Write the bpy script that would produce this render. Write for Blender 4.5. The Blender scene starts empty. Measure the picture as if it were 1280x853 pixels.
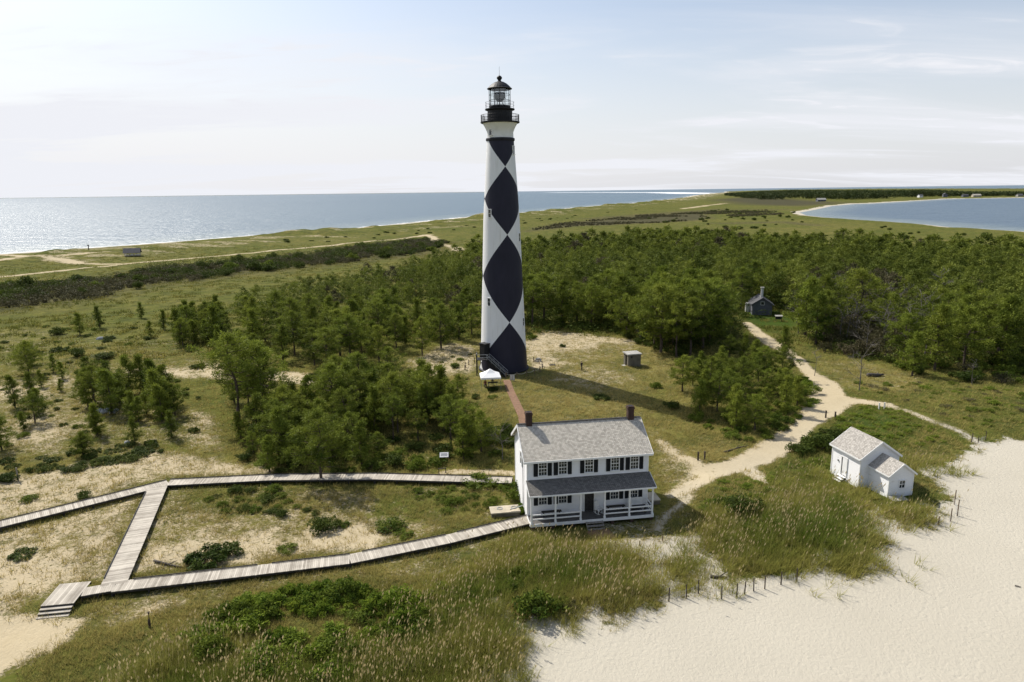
import bpy, math, random
import numpy as np
from mathutils import Vector, Matrix

random.seed(7)
rng = np.random.default_rng(11)
SC = bpy.context.scene
COL = SC.collection
PI = math.pi
R_ = math.radians

# ------------------------------------------------------------------ camera model
F = 853.3; ROLL = R_(0.716); PITCH = R_(12.37); HCAM = 32.0
SUN_EL = R_(47); SUN_AZ = R_(-45)      # azimuth measured from +Y towards +X: behind and to the left of the tower


def ray(px, py):
    u = (px - 640) / F; v = -(py - 426.5) / F
    r = u * math.cos(ROLL) + v * math.sin(ROLL); s = -u * math.sin(ROLL) + v * math.cos(ROLL)
    return (r, math.cos(PITCH) + s * math.sin(PITCH), -math.sin(PITCH) + s * math.cos(PITCH))


def G(px, py, z=0.0):
    d = ray(px, py); t = (z - HCAM) / d[2]
    return Vector((d[0] * t, d[1] * t, z))


def atY(px, py, Y):
    d = ray(px, py); t = Y / d[1]
    return Vector((d[0] * t, Y, HCAM + d[2] * t))


def poly(pts, z=0.0):
    return np.array([[*G(a, b, z)[:2]] for a, b in pts])


# ------------------------------------------------------------------ noise and distance fields
def _hash(ix, iy, seed):
    h = (ix.astype(np.int64) * 374761393 + iy.astype(np.int64) * 668265263 + seed * 974711) & 0xFFFFFFFF
    h = ((h ^ (h >> 13)) * 1274126177) & 0xFFFFFFFF
    return ((h ^ (h >> 16)) & 0xFFFF) / 65535.0


def vnoise(x, y, seed=0):
    x = np.asarray(x, float); y = np.asarray(y, float)
    ix = np.floor(x); iy = np.floor(y); fx = x - ix; fy = y - iy
    fx = fx * fx * (3 - 2 * fx); fy = fy * fy * (3 - 2 * fy)
    a = _hash(ix, iy, seed); b = _hash(ix + 1, iy, seed); c = _hash(ix, iy + 1, seed); d = _hash(ix + 1, iy + 1, seed)
    return (a * (1 - fx) + b * fx) * (1 - fy) + (c * (1 - fx) + d * fx) * fy


def fbm(x, y, seed=0, o=3):
    s = 0; a = 1.0; t = 0
    for k in range(o):
        s = s + a * vnoise(x * 2 ** k + 17.3 * k, y * 2 ** k - 9.1 * k, seed + k); t += a; a *= 0.5
    return s / t - 0.5


def sdpoly(x, y, P):
    """signed distance, positive inside"""
    x = np.asarray(x, float); y = np.asarray(y, float)
    d2 = np.full(x.shape, 1e18); ins = np.zeros(x.shape, bool)
    n = len(P)
    for i in range(n):
        ax, ay = P[i]; bx, by = P[(i + 1) % n]
        ex, ey = bx - ax, by - ay
        L = ex * ex + ey * ey + 1e-12
        t = np.clip(((x - ax) * ex + (y - ay) * ey) / L, 0, 1)
        d2 = np.minimum(d2, (x - ax - t * ex) ** 2 + (y - ay - t * ey) ** 2)
        if abs(ey) > 1e-9:
            cr = ((ay > y) != (by > y)) & (x < ex * (y - ay) / ey + ax)
            ins ^= cr
    d = np.sqrt(d2)
    return np.where(ins, d, -d)


def dline(x, y, P):
    x = np.asarray(x, float); y = np.asarray(y, float)
    d2 = np.full(x.shape, 1e18)
    for i in range(len(P) - 1):
        ax, ay = P[i]; bx, by = P[i + 1]
        ex, ey = bx - ax, by - ay
        L = ex * ex + ey * ey + 1e-12
        t = np.clip(((x - ax) * ex + (y - ay) * ey) / L, 0, 1)
        d2 = np.minimum(d2, (x - ax - t * ex) ** 2 + (y - ay - t * ey) ** 2)
    return np.sqrt(d2)


def sstep(a, b, x):
    t = np.clip((x - a) / (b - a), 0, 1)
    return t * t * (3 - 2 * t)


# ------------------------------------------------------------------ coast
ZS = -0.8
coastL = [(0, 317.5), (60, 313), (160, 306.5), (250, 299.5), (330, 293), (450, 284.5), (550, 274.5), (600, 269.5), (650, 266),
          (702, 261), (742, 257.5), (780, 255.0), (820, 251), (852, 247.3), (866, 244.6), (884, 242.6), (905, 241.2), (905, 239.9)]
OC = [tuple(p) for p in poly(coastL, ZS)]
d0 = np.array(OC[0]) - np.array(OC[2])
ext = np.array(OC[0]) + d0 / np.linalg.norm(d0) * 900
OCEAN = np.array([tuple(ext)] + OC + [(-4000, 30000), (-30000, 30000), (-30000, float(ext[1]))])
bayN = [(1001, 266), (1020, 262.5), (1042, 257.6), (1070, 255.2), (1090, 254.6), (1135, 252), (1185, 248.9), (1280, 247.4), (1500, 244)]
bayS = [(1500, 312), (1380, 299), (1280, 289.5), (1197, 285), (1160, 281), (1122, 278), (1072, 275), (1035, 272.3), (1010, 269.6)]
BAY = poly(bayN + bayS, ZS)
# open water again beyond the wooded cape on the far side
CAPE = poly([(905, 239.9), (980, 237.4), (1100, 236.2), (1280, 236.2), (1500, 236)], ZS)
FARSEA = np.array([(CAPE[0][0], CAPE[0][1])] + [tuple(p) for p in CAPE[1:]] + [(60000, 60000), (0, 60000), (-4000, 30000)])

FLAT = []     # (x, y, r) where the ground is levelled for a building
BUMPS = [(*G(985, 665)[:2], 7, 1.0), (*G(1120, 537)[:2], 8, 0.9), (*G(1165, 590)[:2], 4.5, 0.5), (*G(740, 728)[:2], 6, 0.7),
         (*G(460, 795)[:2], 8, 0.35), (*G(125, 447)[:2], 9, 1.2), (*G(915, 615)[:2], 4.5, 0.7), (*G(620, 800)[:2], 4, 0.4),
         (*G(1180, 500)[:2], 9, 0.7), (*G(950, 500)[:2], 9, 0.5), (*G(1125, 645)[:2], 2.4, 0.3), (*G(240, 690)[:2], 3, 0.25)]

BEACH = poly([(560, 1000), (596, 853), (618, 838), (632, 820), (655, 806), (640, 795), (658, 780), (690, 777), (706, 764), (728, 772), (752, 762), (770, 774), (800, 766), (824, 752),
              (806, 726), (818, 706), (834, 724), (850, 744), (876, 736), (870, 712), (880, 692), (898, 700), (905, 724), (940, 730), (962, 722), (985, 722), (1002, 727), (1022, 712), (1036, 700), (1052, 718), (1070, 724), (1090, 714), (1106, 700), (1108, 682), (1088, 660), (1076, 642), (1094, 640), (1104, 650),
              (1118, 652), (1140, 664), (1168, 662), (1176, 648), (1168, 634), (1188, 628), (1184, 612), (1166, 604), (1172, 594), (1196, 586), (1204, 574), (1218, 566), (1226, 557), (1240, 553), (1262, 548), (1280, 550),
              (1400, 548), (1700, 640), (1700, 1000)])

BW_A = [(-80, 675), (0, 655.5), (150, 618.5), (210, 603.5), (340, 597), (470, 595.8), (640, 600.5)]
BW_B = [(197, 609), (142, 731)]
BW_C = [(100, 738.5), (143, 733.5), (320, 713), (437, 699), (560, 674), (663, 649)]
bwA = poly(BW_A, 0.5); bwB = poly(BW_B, 0.5); bwC = poly(BW_C, 0.5)

HX, HY, HYAW = 1.3, 62.15, 0.150
OX, OY, OYAW = 36.4, 73.3, -1.36
TX, TY = -1.58, 122.5
FLAT += [(HX + 6, HY + 4.2, 10), (OX + 1.5, OY - 2, 5.5), (TX, TY, 10)]


def hz(x, y):
    x = np.atleast_1d(np.asarray(x, float)); y = np.atleast_1d(np.asarray(y, float))
    r = np.hypot(x, y)
    near = 0.7 * fbm(x / 13, y / 13, 3) + 0.25 * fbm(x / 3.5, y / 3.5, 9, 2)
    b = sstep(-2.0, 2.5, sdpoly(x, y, BEACH)) if r.min() < 150 else 0
    k = 1 - 0.88 * b
    for fx, fy, fr in FLAT:
        k = k * (1 - 0.9 * sstep(fr, fr * 0.55, np.hypot(x - fx, y - fy)))
    if r.min() < 130:
        db = np.minimum(np.minimum(dline(x, y, bwA), dline(x, y, bwB)), dline(x, y, bwC))
        k = k * (1 - 0.75 * sstep(4.0, 1.2, db))
    h = near * k
    for bx, by, br, bh in BUMPS:
        h = h + bh * np.exp(-((x - bx) ** 2 + (y - by) ** 2) / br ** 2) * (1 - 0.6 * b)
    far = sstep(180, 320, r)
    h = h + far * 1.6 * fbm(x / 55, y / 55, 21, 2)
    if r.max() > 200:
        so = -np.maximum(sdpoly(x, y, OCEAN), sdpoly(x, y, FARSEA)); sb = -sdpoly(x, y, BAY)
        ridge = sstep(24, 42, so) * sstep(120, 55, so) * far * (1.4 + 9.0 * np.clip(fbm(x / 34, y / 34, 31, 3) + 0.10, 0, 1))
        s = np.minimum(so, sb * 2.5)
        edge = sstep(-25, 32, s)
        h = (h + ridge) * sstep(6, 40, s) + (edge - 1) * 1.6
    return h


def z1(x, y):
    return float(hz(x, y)[0])


def Pt(px, py, dz=0.0):
    """point of the ground seen at a pixel"""
    z = 0.0
    for _ in range(6):
        g = G(px, py, z); z = 0.5 * z + 0.5 * z1(g.x, g.y)
    g = G(px, py, z)
    return Vector((g.x, g.y, z1(g.x, g.y) + dz))


# ------------------------------------------------------------------ materials
def newmat(name):
    m = bpy.data.materials.new(name); m.use_nodes = True
    nt = m.node_tree
    return m, nt, nt.nodes, nt.links, nt.nodes['Principled BSDF']


def c4(c):
    return (c[0], c[1], c[2], 1.0)


def mat(name, col, rough=0.7, var=0.12, scale=3.0, bump=0.0, bscale=20.0, metallic=0.0, col2=None, spec=0.3):
    m, nt, N, L, b = newmat(name)
    tc = N.new('ShaderNodeTexCoord'); no = N.new('ShaderNodeTexNoise')
    no.inputs['Scale'].default_value = scale; no.inputs['Detail'].default_value = 5
    L.new(tc.outputs['Object'], no.inputs['Vector'])
    cr = N.new('ShaderNodeValToRGB')
    a = [max(0, c * (1 - var)) for c in col]; d = list(col2) if col2 else [min(1, c * (1 + var)) for c in col]
    cr.color_ramp.elements[0].position = 0.3; cr.color_ramp.elements[0].color = c4(a)
    cr.color_ramp.elements[1].position = 0.7; cr.color_ramp.elements[1].color = c4(d)
    L.new(no.outputs['Fac'], cr.inputs['Fac']); L.new(cr.outputs['Color'], b.inputs['Base Color'])
    b.inputs['Roughness'].default_value = rough; b.inputs['Metallic'].default_value = metallic
    b.inputs['Specular IOR Level'].default_value = spec
    if bump:
        n2 = N.new('ShaderNodeTexNoise'); n2.inputs['Scale'].default_value = bscale; n2.inputs['Detail'].default_value = 4
        L.new(tc.outputs['Object'], n2.inputs['Vector'])
        bp = N.new('ShaderNodeBump'); bp.inputs['Strength'].default_value = bump; bp.inputs['Distance'].default_value = 0.05
        L.new(n2.outputs['Fac'], bp.inputs['Height']); L.new(bp.outputs['Normal'], b.inputs['Normal'])
    return m


def math_node(N, L, op, a, b=None, c=None, clamp=False):
    n = N.new('ShaderNodeMath'); n.operation = op; n.use_clamp = clamp
    for i, v in enumerate((a, b, c)):
        if v is None: continue
        if isinstance(v, (int, float)): n.inputs[i].default_value = v
        else: L.new(v, n.inputs[i])
    return n.outputs[0]


def mixc(N, L, f, a, b):
    n = N.new('ShaderNodeMix'); n.data_type = 'RGBA'
    for s, v in ((n.inputs[0], f), (n.inputs[6], a), (n.inputs[7], b)):
        if isinstance(v, (int, float)): s.default_value = v
        elif isinstance(v, (tuple, list)): s.default_value = c4(v)
        else: L.new(v, s)
    return n.outputs[2]


def foliage(name, dark, light, third=None, trans=0.3, rough=0.55):
    """leaf material: per clump tint, per plant tint, some light through the leaf"""
    m, nt, N, L, b = newmat(name)
    at = N.new('ShaderNodeAttribute'); at.attribute_name = 'tint'
    oi = N.new('ShaderNodeObjectInfo')
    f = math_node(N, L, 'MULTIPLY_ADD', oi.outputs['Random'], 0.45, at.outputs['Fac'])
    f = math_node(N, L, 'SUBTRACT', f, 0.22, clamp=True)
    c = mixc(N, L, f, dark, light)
    r2 = math_node(N, L, 'FRACT', math_node(N, L, 'MULTIPLY', oi.outputs['Random'], 7.31))
    c = mixc(N, L, math_node(N, L, 'MULTIPLY', math_node(N, L, 'MULTIPLY', r2, f), 0.2), c, (light[0] * 1.45, light[1] * 1.02, light[2] * 1.3))
    if third:
        g = math_node(N, L, 'GREATER_THAN', at.outputs['Fac'], 0.9)
        c = mixc(N, L, g, c, third)
    L.new(c, b.inputs['Base Color'])
    b.inputs['Roughness'].default_value = rough; b.inputs['Specular IOR Level'].default_value = 0.06
    tr = N.new('ShaderNodeBsdfTranslucent'); L.new(c, tr.inputs['Color'])
    mx = N.new('ShaderNodeMixShader'); mx.inputs[0].default_value = trans
    L.new(b.outputs[0], mx.inputs[1]); L.new(tr.outputs[0], mx.inputs[2])
    L.new(mx.outputs[0], N['Material Output'].inputs['Surface'])
    return m


M = {}
M['white_paint'] = mat('white_paint', (0.80, 0.80, 0.79), 0.55, 0.05, 1.2, 0.1, 8)
M['trim_white'] = mat('trim_white', (0.78, 0.78, 0.76), 0.5, 0.05, 3)
M['black_iron'] = mat('black_iron', (0.012, 0.012, 0.014), 0.55, 0.4, 3, spec=0.3)
M['grey_metal'] = mat('grey_metal', (0.30, 0.31, 0.31), 0.45, 0.2, 3, metallic=0.3)
M['dark_shutter'] = mat('dark_shutter', (0.018, 0.020, 0.022), 0.6, 0.3, 4)
M['dark_wood'] = mat('dark_wood', (0.035, 0.032, 0.030), 0.7, 0.4, 5)
M['post_wood'] = mat('post_wood', (0.16, 0.115, 0.075), 0.85, 0.4, 4)
M['dark_post'] = mat('dark_post', (0.06, 0.045, 0.035), 0.85, 0.4, 4)
M['pale_post'] = mat('pale_post', (0.62, 0.60, 0.55), 0.8, 0.15, 4)
M['grey_wood'] = mat('grey_wood', (0.24, 0.22, 0.19), 0.85, 0.35, 4)
M['porch_floor'] = mat('porch_floor', (0.10, 0.095, 0.09), 0.75, 0.3, 3)
M['porch_roof'] = mat('porch_roof', (0.024, 0.024, 0.026), 0.8, 0.35, 1.5, 0.3, 6)
M['concrete'] = mat('concrete', (0.42, 0.37, 0.28), 0.9, 0.2, 1.2, 0.2, 6)
M['grey_concrete'] = mat('grey_concrete', (0.14, 0.125, 0.095), 0.9, 0.3, 1.3, 0.3, 5)
M['slab_light'] = mat('slab_light', (0.34, 0.33, 0.30), 0.9, 0.25, 1.5)
M['white_fabric'] = mat('white_fabric', (0.86, 0.86, 0.85), 0.8, 0.02, 2)
M['bark'] = mat('bark', (0.085, 0.065, 0.050), 0.9, 0.4, 6)
M['grey_bark'] = mat('grey_bark', (0.15, 0.135, 0.12), 0.9, 0.3, 6)
M['cabin_wall'] = mat('cabin_wall', (0.115, 0.12, 0.145), 0.8, 0.15, 2)
M['cabin_roof'] = mat('cabin_roof', (0.08, 0.08, 0.085), 0.85, 0.25, 2)
M['rusty_roof'] = mat('rusty_roof', (0.27, 0.12, 0.07), 0.85, 0.25, 2)
M['board_dark'] = mat('board_dark', (0.03, 0.03, 0.035), 0.7, 0.2, 4)
M['sign_panel'] = mat('sign_panel', (0.72, 0.72, 0.70), 0.5, 0.1, 6, col2=(0.5, 0.5, 0.48))
M['rope'] = mat('rope', (0.50, 0.45, 0.35), 0.9, 0.15, 8)
M['skin'] = mat('skin', (0.45, 0.27, 0.19), 0.6, 0.05, 4)
M['hair'] = mat('hair', (0.03, 0.02, 0.015), 0.7, 0.2, 10)
M['dark_cloth'] = mat('dark_cloth', (0.02, 0.022, 0.03), 0.85, 0.2, 8)
M['navy_cloth'] = mat('navy_cloth', (0.02, 0.03, 0.06), 0.85, 0.2, 8)
M['olive_cloth'] = mat('olive_cloth', (0.16, 0.14, 0.09), 0.85, 0.2, 8)
M['red_cloth'] = mat('red_cloth', (0.22, 0.05, 0.05), 0.85, 0.2, 8)
M['rock'] = mat('rock', (0.38, 0.39, 0.40), 0.85, 0.25, 3, 0.3, 5)
M['driftwood'] = mat('driftwood', (0.075, 0.065, 0.055), 0.9, 0.4, 5)

m, nt, N, L, b = newmat('window_glass')
b.inputs['Base Color'].default_value = (0.03, 0.035, 0.04, 1); b.inputs['Roughness'].default_value = 0.08
b.inputs['Specular IOR Level'].default_value = 0.6; M['window_glass'] = m
m, nt, N, L, b = newmat('lantern_glass')
tr = N.new('ShaderNodeBsdfTransparent'); tr.inputs[0].default_value = (0.93, 0.96, 0.96, 1)
gl = N.new('ShaderNodeBsdfGlossy'); gl.inputs['Roughness'].default_value = 0.05
mx = N.new('ShaderNodeMixShader'); mx.inputs[0].default_value = 0.12
L.new(tr.outputs[0], mx.inputs[1]); L.new(gl.outputs[0], mx.inputs[2]); L.new(mx.outputs[0], N['Material Output'].inputs['Surface'])
M['lantern_glass'] = m
m, nt, N, L, b = newmat('lens_glass')
b.inputs['Base Color'].default_value = (0.05, 0.07, 0.09, 1); b.inputs['Roughness'].default_value = 0.15; M['lens_glass'] = m


def brick_mat(name, c1, c2, mortar, scale=4.0, size=(0.5, 0.25), coord='Object', bump=0.2):
    m, nt, N, L, b = newmat(name)
    tc = N.new('ShaderNodeTexCoord'); br = N.new('ShaderNodeTexBrick')
    br.inputs['Color1'].default_value = c4(c1); br.inputs['Color2'].default_value = c4(c2); br.inputs['Mortar'].default_value = c4(mortar)
    br.inputs['Scale'].default_value = scale; br.inputs['Mortar Size'].default_value = 0.02
    br.inputs['Brick Width'].default_value = size[0]; br.inputs['Row Height'].default_value = size[1]
    L.new(tc.outputs[coord], br.inputs['Vector'])
    no = N.new('ShaderNodeTexNoise'); no.inputs['Scale'].default_value = 2.0; no.inputs['Detail'].default_value = 6
    L.new(tc.outputs['Object'], no.inputs['Vector'])
    f = math_node(N, L, 'MULTIPLY_ADD', no.outputs['Fac'], 0.8, 0.6)
    mu = N.new('ShaderNodeVectorMath'); mu.operation = 'SCALE'
    L.new(br.outputs['Color'], mu.inputs[0]); L.new(f, mu.inputs['Scale'])
    L.new(mu.outputs[0], b.inputs['Base Color']); b.inputs['Roughness'].default_value = 0.9
    b.inputs['Specular IOR Level'].default_value = 0.15
    bp = N.new('ShaderNodeBump'); bp.inputs['Strength'].default_value = bump; bp.inputs['Distance'].default_value = 0.03
    L.new(br.outputs['Fac'], bp.inputs['Height']); bp.invert = True; L.new(bp.outputs['Normal'], b.inputs['Normal'])
    return m


M['chimney_brick'] = brick_mat('chimney_brick', (0.070, 0.040, 0.032), (0.045, 0.028, 0.024), (0.09, 0.08, 0.07), 3.2)
M['path_brick'] = brick_mat('path_brick', (0.23, 0.125, 0.075), (0.17, 0.09, 0.06), (0.26, 0.21, 0.14), 4, bump=0.1)


def shingle_mat(name, base):
    """weathered shingles on a roof plane; UV in metres (u along the eave, v up the slope)"""
    m, nt, N, L, b = newmat(name)
    uv = N.new('ShaderNodeUVMap')
    br = N.new('ShaderNodeTexBrick'); br.offset = 0.5
    a = [c * 0.72 for c in base]; d = [min(1, c * 1.2) for c in base]
    br.inputs['Color1'].default_value = c4(a); br.inputs['Color2'].default_value = c4(d)
    br.inputs['Mortar'].default_value = c4([c * 0.35 for c in base])
    br.inputs['Scale'].default_value = 1.0; br.inputs['Mortar Size'].default_value = 0.012
    br.inputs['Brick Width'].default_value = 0.21; br.inputs['Row Height'].default_value = 0.17; br.inputs['Bias'].default_value = 0.1
    L.new(uv.outputs[0], br.inputs['Vector'])
    no = N.new('ShaderNodeTexNoise'); no.inputs['Scale'].default_value = 3.2; no.inputs['Detail'].default_value = 7; no.inputs['Roughness'].default_value = 0.7
    L.new(uv.outputs[0], no.inputs['Vector'])
    f = math_node(N, L, 'MULTIPLY_ADD', no.outputs['Fac'], 0.9, 0.52)
    mu = N.new('ShaderNodeVectorMath'); mu.operation = 'SCALE'
    L.new(br.outputs['Color'], mu.inputs[0]); L.new(f, mu.inputs['Scale'])
    L.new(mu.outputs[0], b.inputs['Base Color']); b.inputs['Roughness'].default_value = 0.9; b.inputs['Specular IOR Level'].default_value = 0.15
    bp = N.new('ShaderNodeBump'); bp.inputs['Strength'].default_value = 0.5; bp.inputs['Distance'].default_value = 0.02
    L.new(br.outputs['Color'], bp.inputs['Height']); L.new(bp.outputs['Normal'], b.inputs['Normal'])
    return m


M['shingles'] = shingle_mat('weathered_shingles', (0.52, 0.48, 0.405))
M['shingles_shaded'] = shingle_mat('shaded_shingles', (0.155, 0.148, 0.135))  # same shingles as the main roof, house shade put into the colour
M['shingles_brown'] = shingle_mat('brown_shingles', (0.40, 0.375, 0.335))


def clap_mat(name, col, pitch=0.14, dirt=0.35):
    """painted clapboards: boards run level, worn paint low on the wall"""
    m, nt, N, L, b = newmat(name)
    tc = N.new('ShaderNodeTexCoord'); sx = N.new('ShaderNodeSeparateXYZ'); L.new(tc.outputs['Object'], sx.inputs[0])
    fr = math_node(N, L, 'FRACT', math_node(N, L, 'DIVIDE', sx.outputs['Z'], pitch))
    no = N.new('ShaderNodeTexNoise'); no.inputs['Scale'].default_value = 1.4; no.inputs['Detail'].default_value = 8; no.inputs['Roughness'].default_value = 0.65
    mp = N.new('ShaderNodeMapping'); mp.inputs['Scale'].default_value = (1, 1, 4); L.new(tc.outputs['Object'], mp.inputs[0]); L.new(mp.outputs[0], no.inputs['Vector'])
    w = N.new('ShaderNodeMapRange'); w.inputs['From Min'].default_value = 0.55; w.inputs['From Max'].default_value = 0.75; w.inputs['To Max'].default_value = dirt
    L.new(no.outputs['Fac'], w.inputs['Value'])
    c = mixc(N, L, w.outputs[0], col, (0.45, 0.42, 0.36))
    L.new(c, b.inputs['Base Color']); b.inputs['Roughness'].default_value = 0.6; b.inputs['Specular IOR Level'].default_value = 0.25
    bp = N.new('ShaderNodeBump'); bp.inputs['Strength'].default_value = 0.7; bp.inputs['Distance'].default_value = 0.03; bp.invert = True
    L.new(fr, bp.inputs['Height']); L.new(bp.outputs['Normal'], b.inputs['Normal'])
    return m


M['clapboard'] = clap_mat('white_clapboard', (0.80, 0.80, 0.80), dirt=0.3)
M['clapboard_worn'] = clap_mat('worn_white_clapboard', (0.80, 0.80, 0.80), 0.16, 0.5)


def deck_mat():
    m, nt, N, L, b = newmat('boardwalk_planks')
    at = N.new('ShaderNodeAttribute'); at.attribute_name = 'tint'
    tc = N.new('ShaderNodeTexCoord'); no = N.new('ShaderNodeTexNoise'); no.inputs['Scale'].default_value = 1.1; no.inputs['Detail'].default_value = 6
    L.new(tc.outputs['Object'], no.inputs['Vector'])
    f = math_node(N, L, 'MULTIPLY_ADD', no.outputs['Fac'], 1.3, -0.65)
    f = math_node(N, L, 'ADD', f, at.outputs['Fac'], clamp=True)
    c = mixc(N, L, f, (0.28, 0.25, 0.205), (0.55, 0.505, 0.425))
    L.new(c, b.inputs['Base Color']); b.inputs['Roughness'].default_value = 0.85; b.inputs['Specular IOR Level'].default_value = 0.2
    return m


M['deck'] = deck_mat()


# ------------------------------------------------------------------ mesh building
class MB:
    def __init__(s):
        s.v = []; s.f = []; s.uv = {}; s.tint = []

    def add(s, vs, fs, tint=0.5):
        o = len(s.v); s.v += [tuple(p) for p in vs]; s.f += [tuple(i + o for i in f) for f in fs]; s.tint += [tint] * len(fs)
        return s

    def box(s, c, d, rz=0.0, mtx=None, tint=0.5):
        x, y, z = d[0] / 2, d[1] / 2, d[2] / 2
        vs = [Vector((a, b, e)) for e in (-z, z) for a, b in ((-x, -y), (x, -y), (x, y), (-x, y))]
        T = Matrix.Translation(c) @ (mtx.to_4x4() if mtx else Matrix.Rotation(rz, 4, 'Z'))
        return s.add([T @ p for p in vs], [(3, 2, 1, 0), (4, 5, 6, 7), (0, 1, 5, 4), (1, 2, 6, 5), (2, 3, 7, 6), (3, 0, 4, 7)], tint)

    def bar(s, a, b, w, h, up=(0, 0, 1), tint=0.5):
        a = Vector(a); b = Vector(b); d = (b - a); l = d.length; d.normalize()
        sd = d.cross(Vector(up))
        if sd.length < 1e-4: sd = d.cross(Vector((0, 1, 0)))
        sd.normalize(); u = sd.cross(d)
        m3 = Matrix((d, sd, u)).transposed()
        return s.box((a + b) / 2, (l, w, h), mtx=m3, tint=tint)

    def tube(s, pts, rad, n=6, cap=True):
        pts = [Vector(p) for p in pts]; rs = rad if isinstance(rad, (list, tuple)) else [rad] * len(pts)
        vs = []; fs = []
        for i, p in enumerate(pts):
            d = (pts[min(i + 1, len(pts) - 1)] - pts[max(i - 1, 0)]).normalized()
            a = d.cross(Vector((0, 0, 1)))
            if a.length < 0.05: a = d.cross(Vector((1, 0, 0)))
            a.normalize(); b = d.cross(a)
            for k in range(n):
                t = 2 * PI * k / n
                vs.append(p + (a * math.cos(t) + b * math.sin(t)) * rs[i])
        for i in range(len(pts) - 1):
            for k in range(n):
                fs.append((i * n + k, i * n + (k + 1) % n, (i + 1) * n + (k + 1) % n, (i + 1) * n + k))
        if cap:
            fs.append(tuple(range(n))[::-1]); fs.append(tuple((len(pts) - 1) * n + k for k in range(n)))
        return s.add(vs, fs)

    def lathe(s, prof, n=32, c=(0, 0, 0), cap=False):
        vs = []; fs = []
        for r, z in prof:
            for k in range(n):
                t = 2 * PI * k / n
                vs.append((c[0] + r * math.cos(t), c[1] + r * math.sin(t), c[2] + z))
        for i in range(len(prof) - 1):
            for k in range(n):
                fs.append((i * n + k, i * n + (k + 1) % n, (i + 1) * n + (k + 1) % n, (i + 1) * n + k))
        if cap:
            fs.append(tuple(range(n))[::-1]); fs.append(tuple((len(prof) - 1) * n + k for k in range(n)))
        return s.add(vs, fs)

    def ngon_prism(s, pts, z0, z1):
        n = len(pts)
        vs = [(p[0], p[1], z0) for p in pts] + [(p[0], p[1], z1) for p in pts]
        return s.add(vs, [tuple(range(n))[::-1], tuple(range(n, 2 * n))] + [(i, (i + 1) % n, n + (i + 1) % n, n + i) for i in range(n)])

    def sheet(s, A, B, C, D, th, uvm=True):
        """thick quad slab (roof plane): A-B eave, D-C ridge; top face gets UV in metres"""
        A, B, C, D = map(Vector, (A, B, C, D))
        n = (B - A).cross(D - A).normalized() * th
        o = len(s.f)
        s.add([A, B, C, D, A - n, B - n, C - n, D - n], [(0, 1, 2, 3), (7, 6, 5, 4), (0, 4, 5, 1), (1, 5, 6, 2), (2, 6, 7, 3), (3, 7, 4, 0)])
        L_ = (B - A).length; W_ = (D - A).length
        s.uv[o] = [(0, 0), (L_, 0), (L_, W_), (0, W_)]
        return s

    def build(s, name, material, parent=None, smooth=False, loc=None):
        me = bpy.data.meshes.new(name); me.from_pydata(s.v, [], s.f)
        if s.uv:
            ul = me.uv_layers.new(name='UVMap')
            for fi, co in s.uv.items():
                for k, li in enumerate(me.polygons[fi].loop_indices): ul.data[li].uv = co[k]
        at = me.attributes.new('tint', 'FLOAT', 'FACE'); at.data.foreach_set('value', np.array(s.tint, np.float32))
        me.materials.append(material)
        if smooth: me.polygons.foreach_set('use_smooth', [True] * len(me.polygons))
        me.update()
        return link(name, me, parent, loc)


def link(name, me, parent=None, loc=None):
    o = bpy.data.objects.new(name, me); COL.objects.link(o)
    if parent: o.parent = parent
    if loc is not None: o.location = loc
    return o


def tri_mesh(name, V, nper, tint, material, mat_idx=None, quads=False):
    """mesh of separate polygons of nper corners from a vertex array"""
    V = np.ascontiguousarray(V, np.float32).reshape(-1, 3); n = len(V); nf = n // nper
    me = bpy.data.meshes.new(name)
    me.vertices.add(n); me.vertices.foreach_set('co', V.ravel())
    me.loops.add(n); me.loops.foreach_set('vertex_index', np.arange(n, dtype=np.int32))
    me.polygons.add(nf); me.polygons.foreach_set('loop_start', np.arange(nf, dtype=np.int32) * nper)
    at = me.attributes.new('tint', 'FLOAT', 'FACE'); at.data.foreach_set('value', np.ascontiguousarray(tint, np.float32))
    for mm in (material if isinstance(material, (list, tuple)) else [material]): me.materials.append(mm)
    if mat_idx is not None: me.polygons.foreach_set('material_index', np.ascontiguousarray(mat_idx, np.int32))
    me.update(calc_edges=True)
    return me


def tag(o, label, cat, group=None):
    o['label'] = label; o['category'] = cat
    if group: o['group'] = group
    return o


def thing(name, label, cat, loc, rz=0.0, group=None):
    o = bpy.data.objects.new(name, None); COL.objects.link(o); o.empty_display_size = 0.3
    o.location = loc; o.rotation_euler = (0, 0, rz)
    return tag(o, label, cat, group)


def structure(o):
    o['kind'] = 'structure'; return o


def stuff(o, label, cat):
    o['kind'] = 'stuff'; o['label'] = label; o['category'] = cat; return o

# ------------------------------------------------------------------ camera, light, sky
cam = bpy.data.cameras.new('camera'); co = bpy.data.objects.new('camera', cam); COL.objects.link(co)
cam.sensor_width = 36; cam.lens = 36 * F / 1280; cam.clip_start = 0.5; cam.clip_end = 120000
co.location = (0, 0, HCAM)
fwd = Vector((0, math.cos(PITCH), -math.sin(PITCH))); rt0 = Vector((1, 0, 0)); up0 = rt0.cross(fwd)
rt = rt0 * math.cos(ROLL) - up0 * math.sin(ROLL); upv = up0 * math.cos(ROLL) + rt0 * math.sin(ROLL)
co.matrix_world = Matrix(((rt.x, upv.x, -fwd.x, 0), (rt.y, upv.y, -fwd.y, 0), (rt.z, upv.z, -fwd.z, HCAM), (0, 0, 0, 1)))
SC.camera = co

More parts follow.
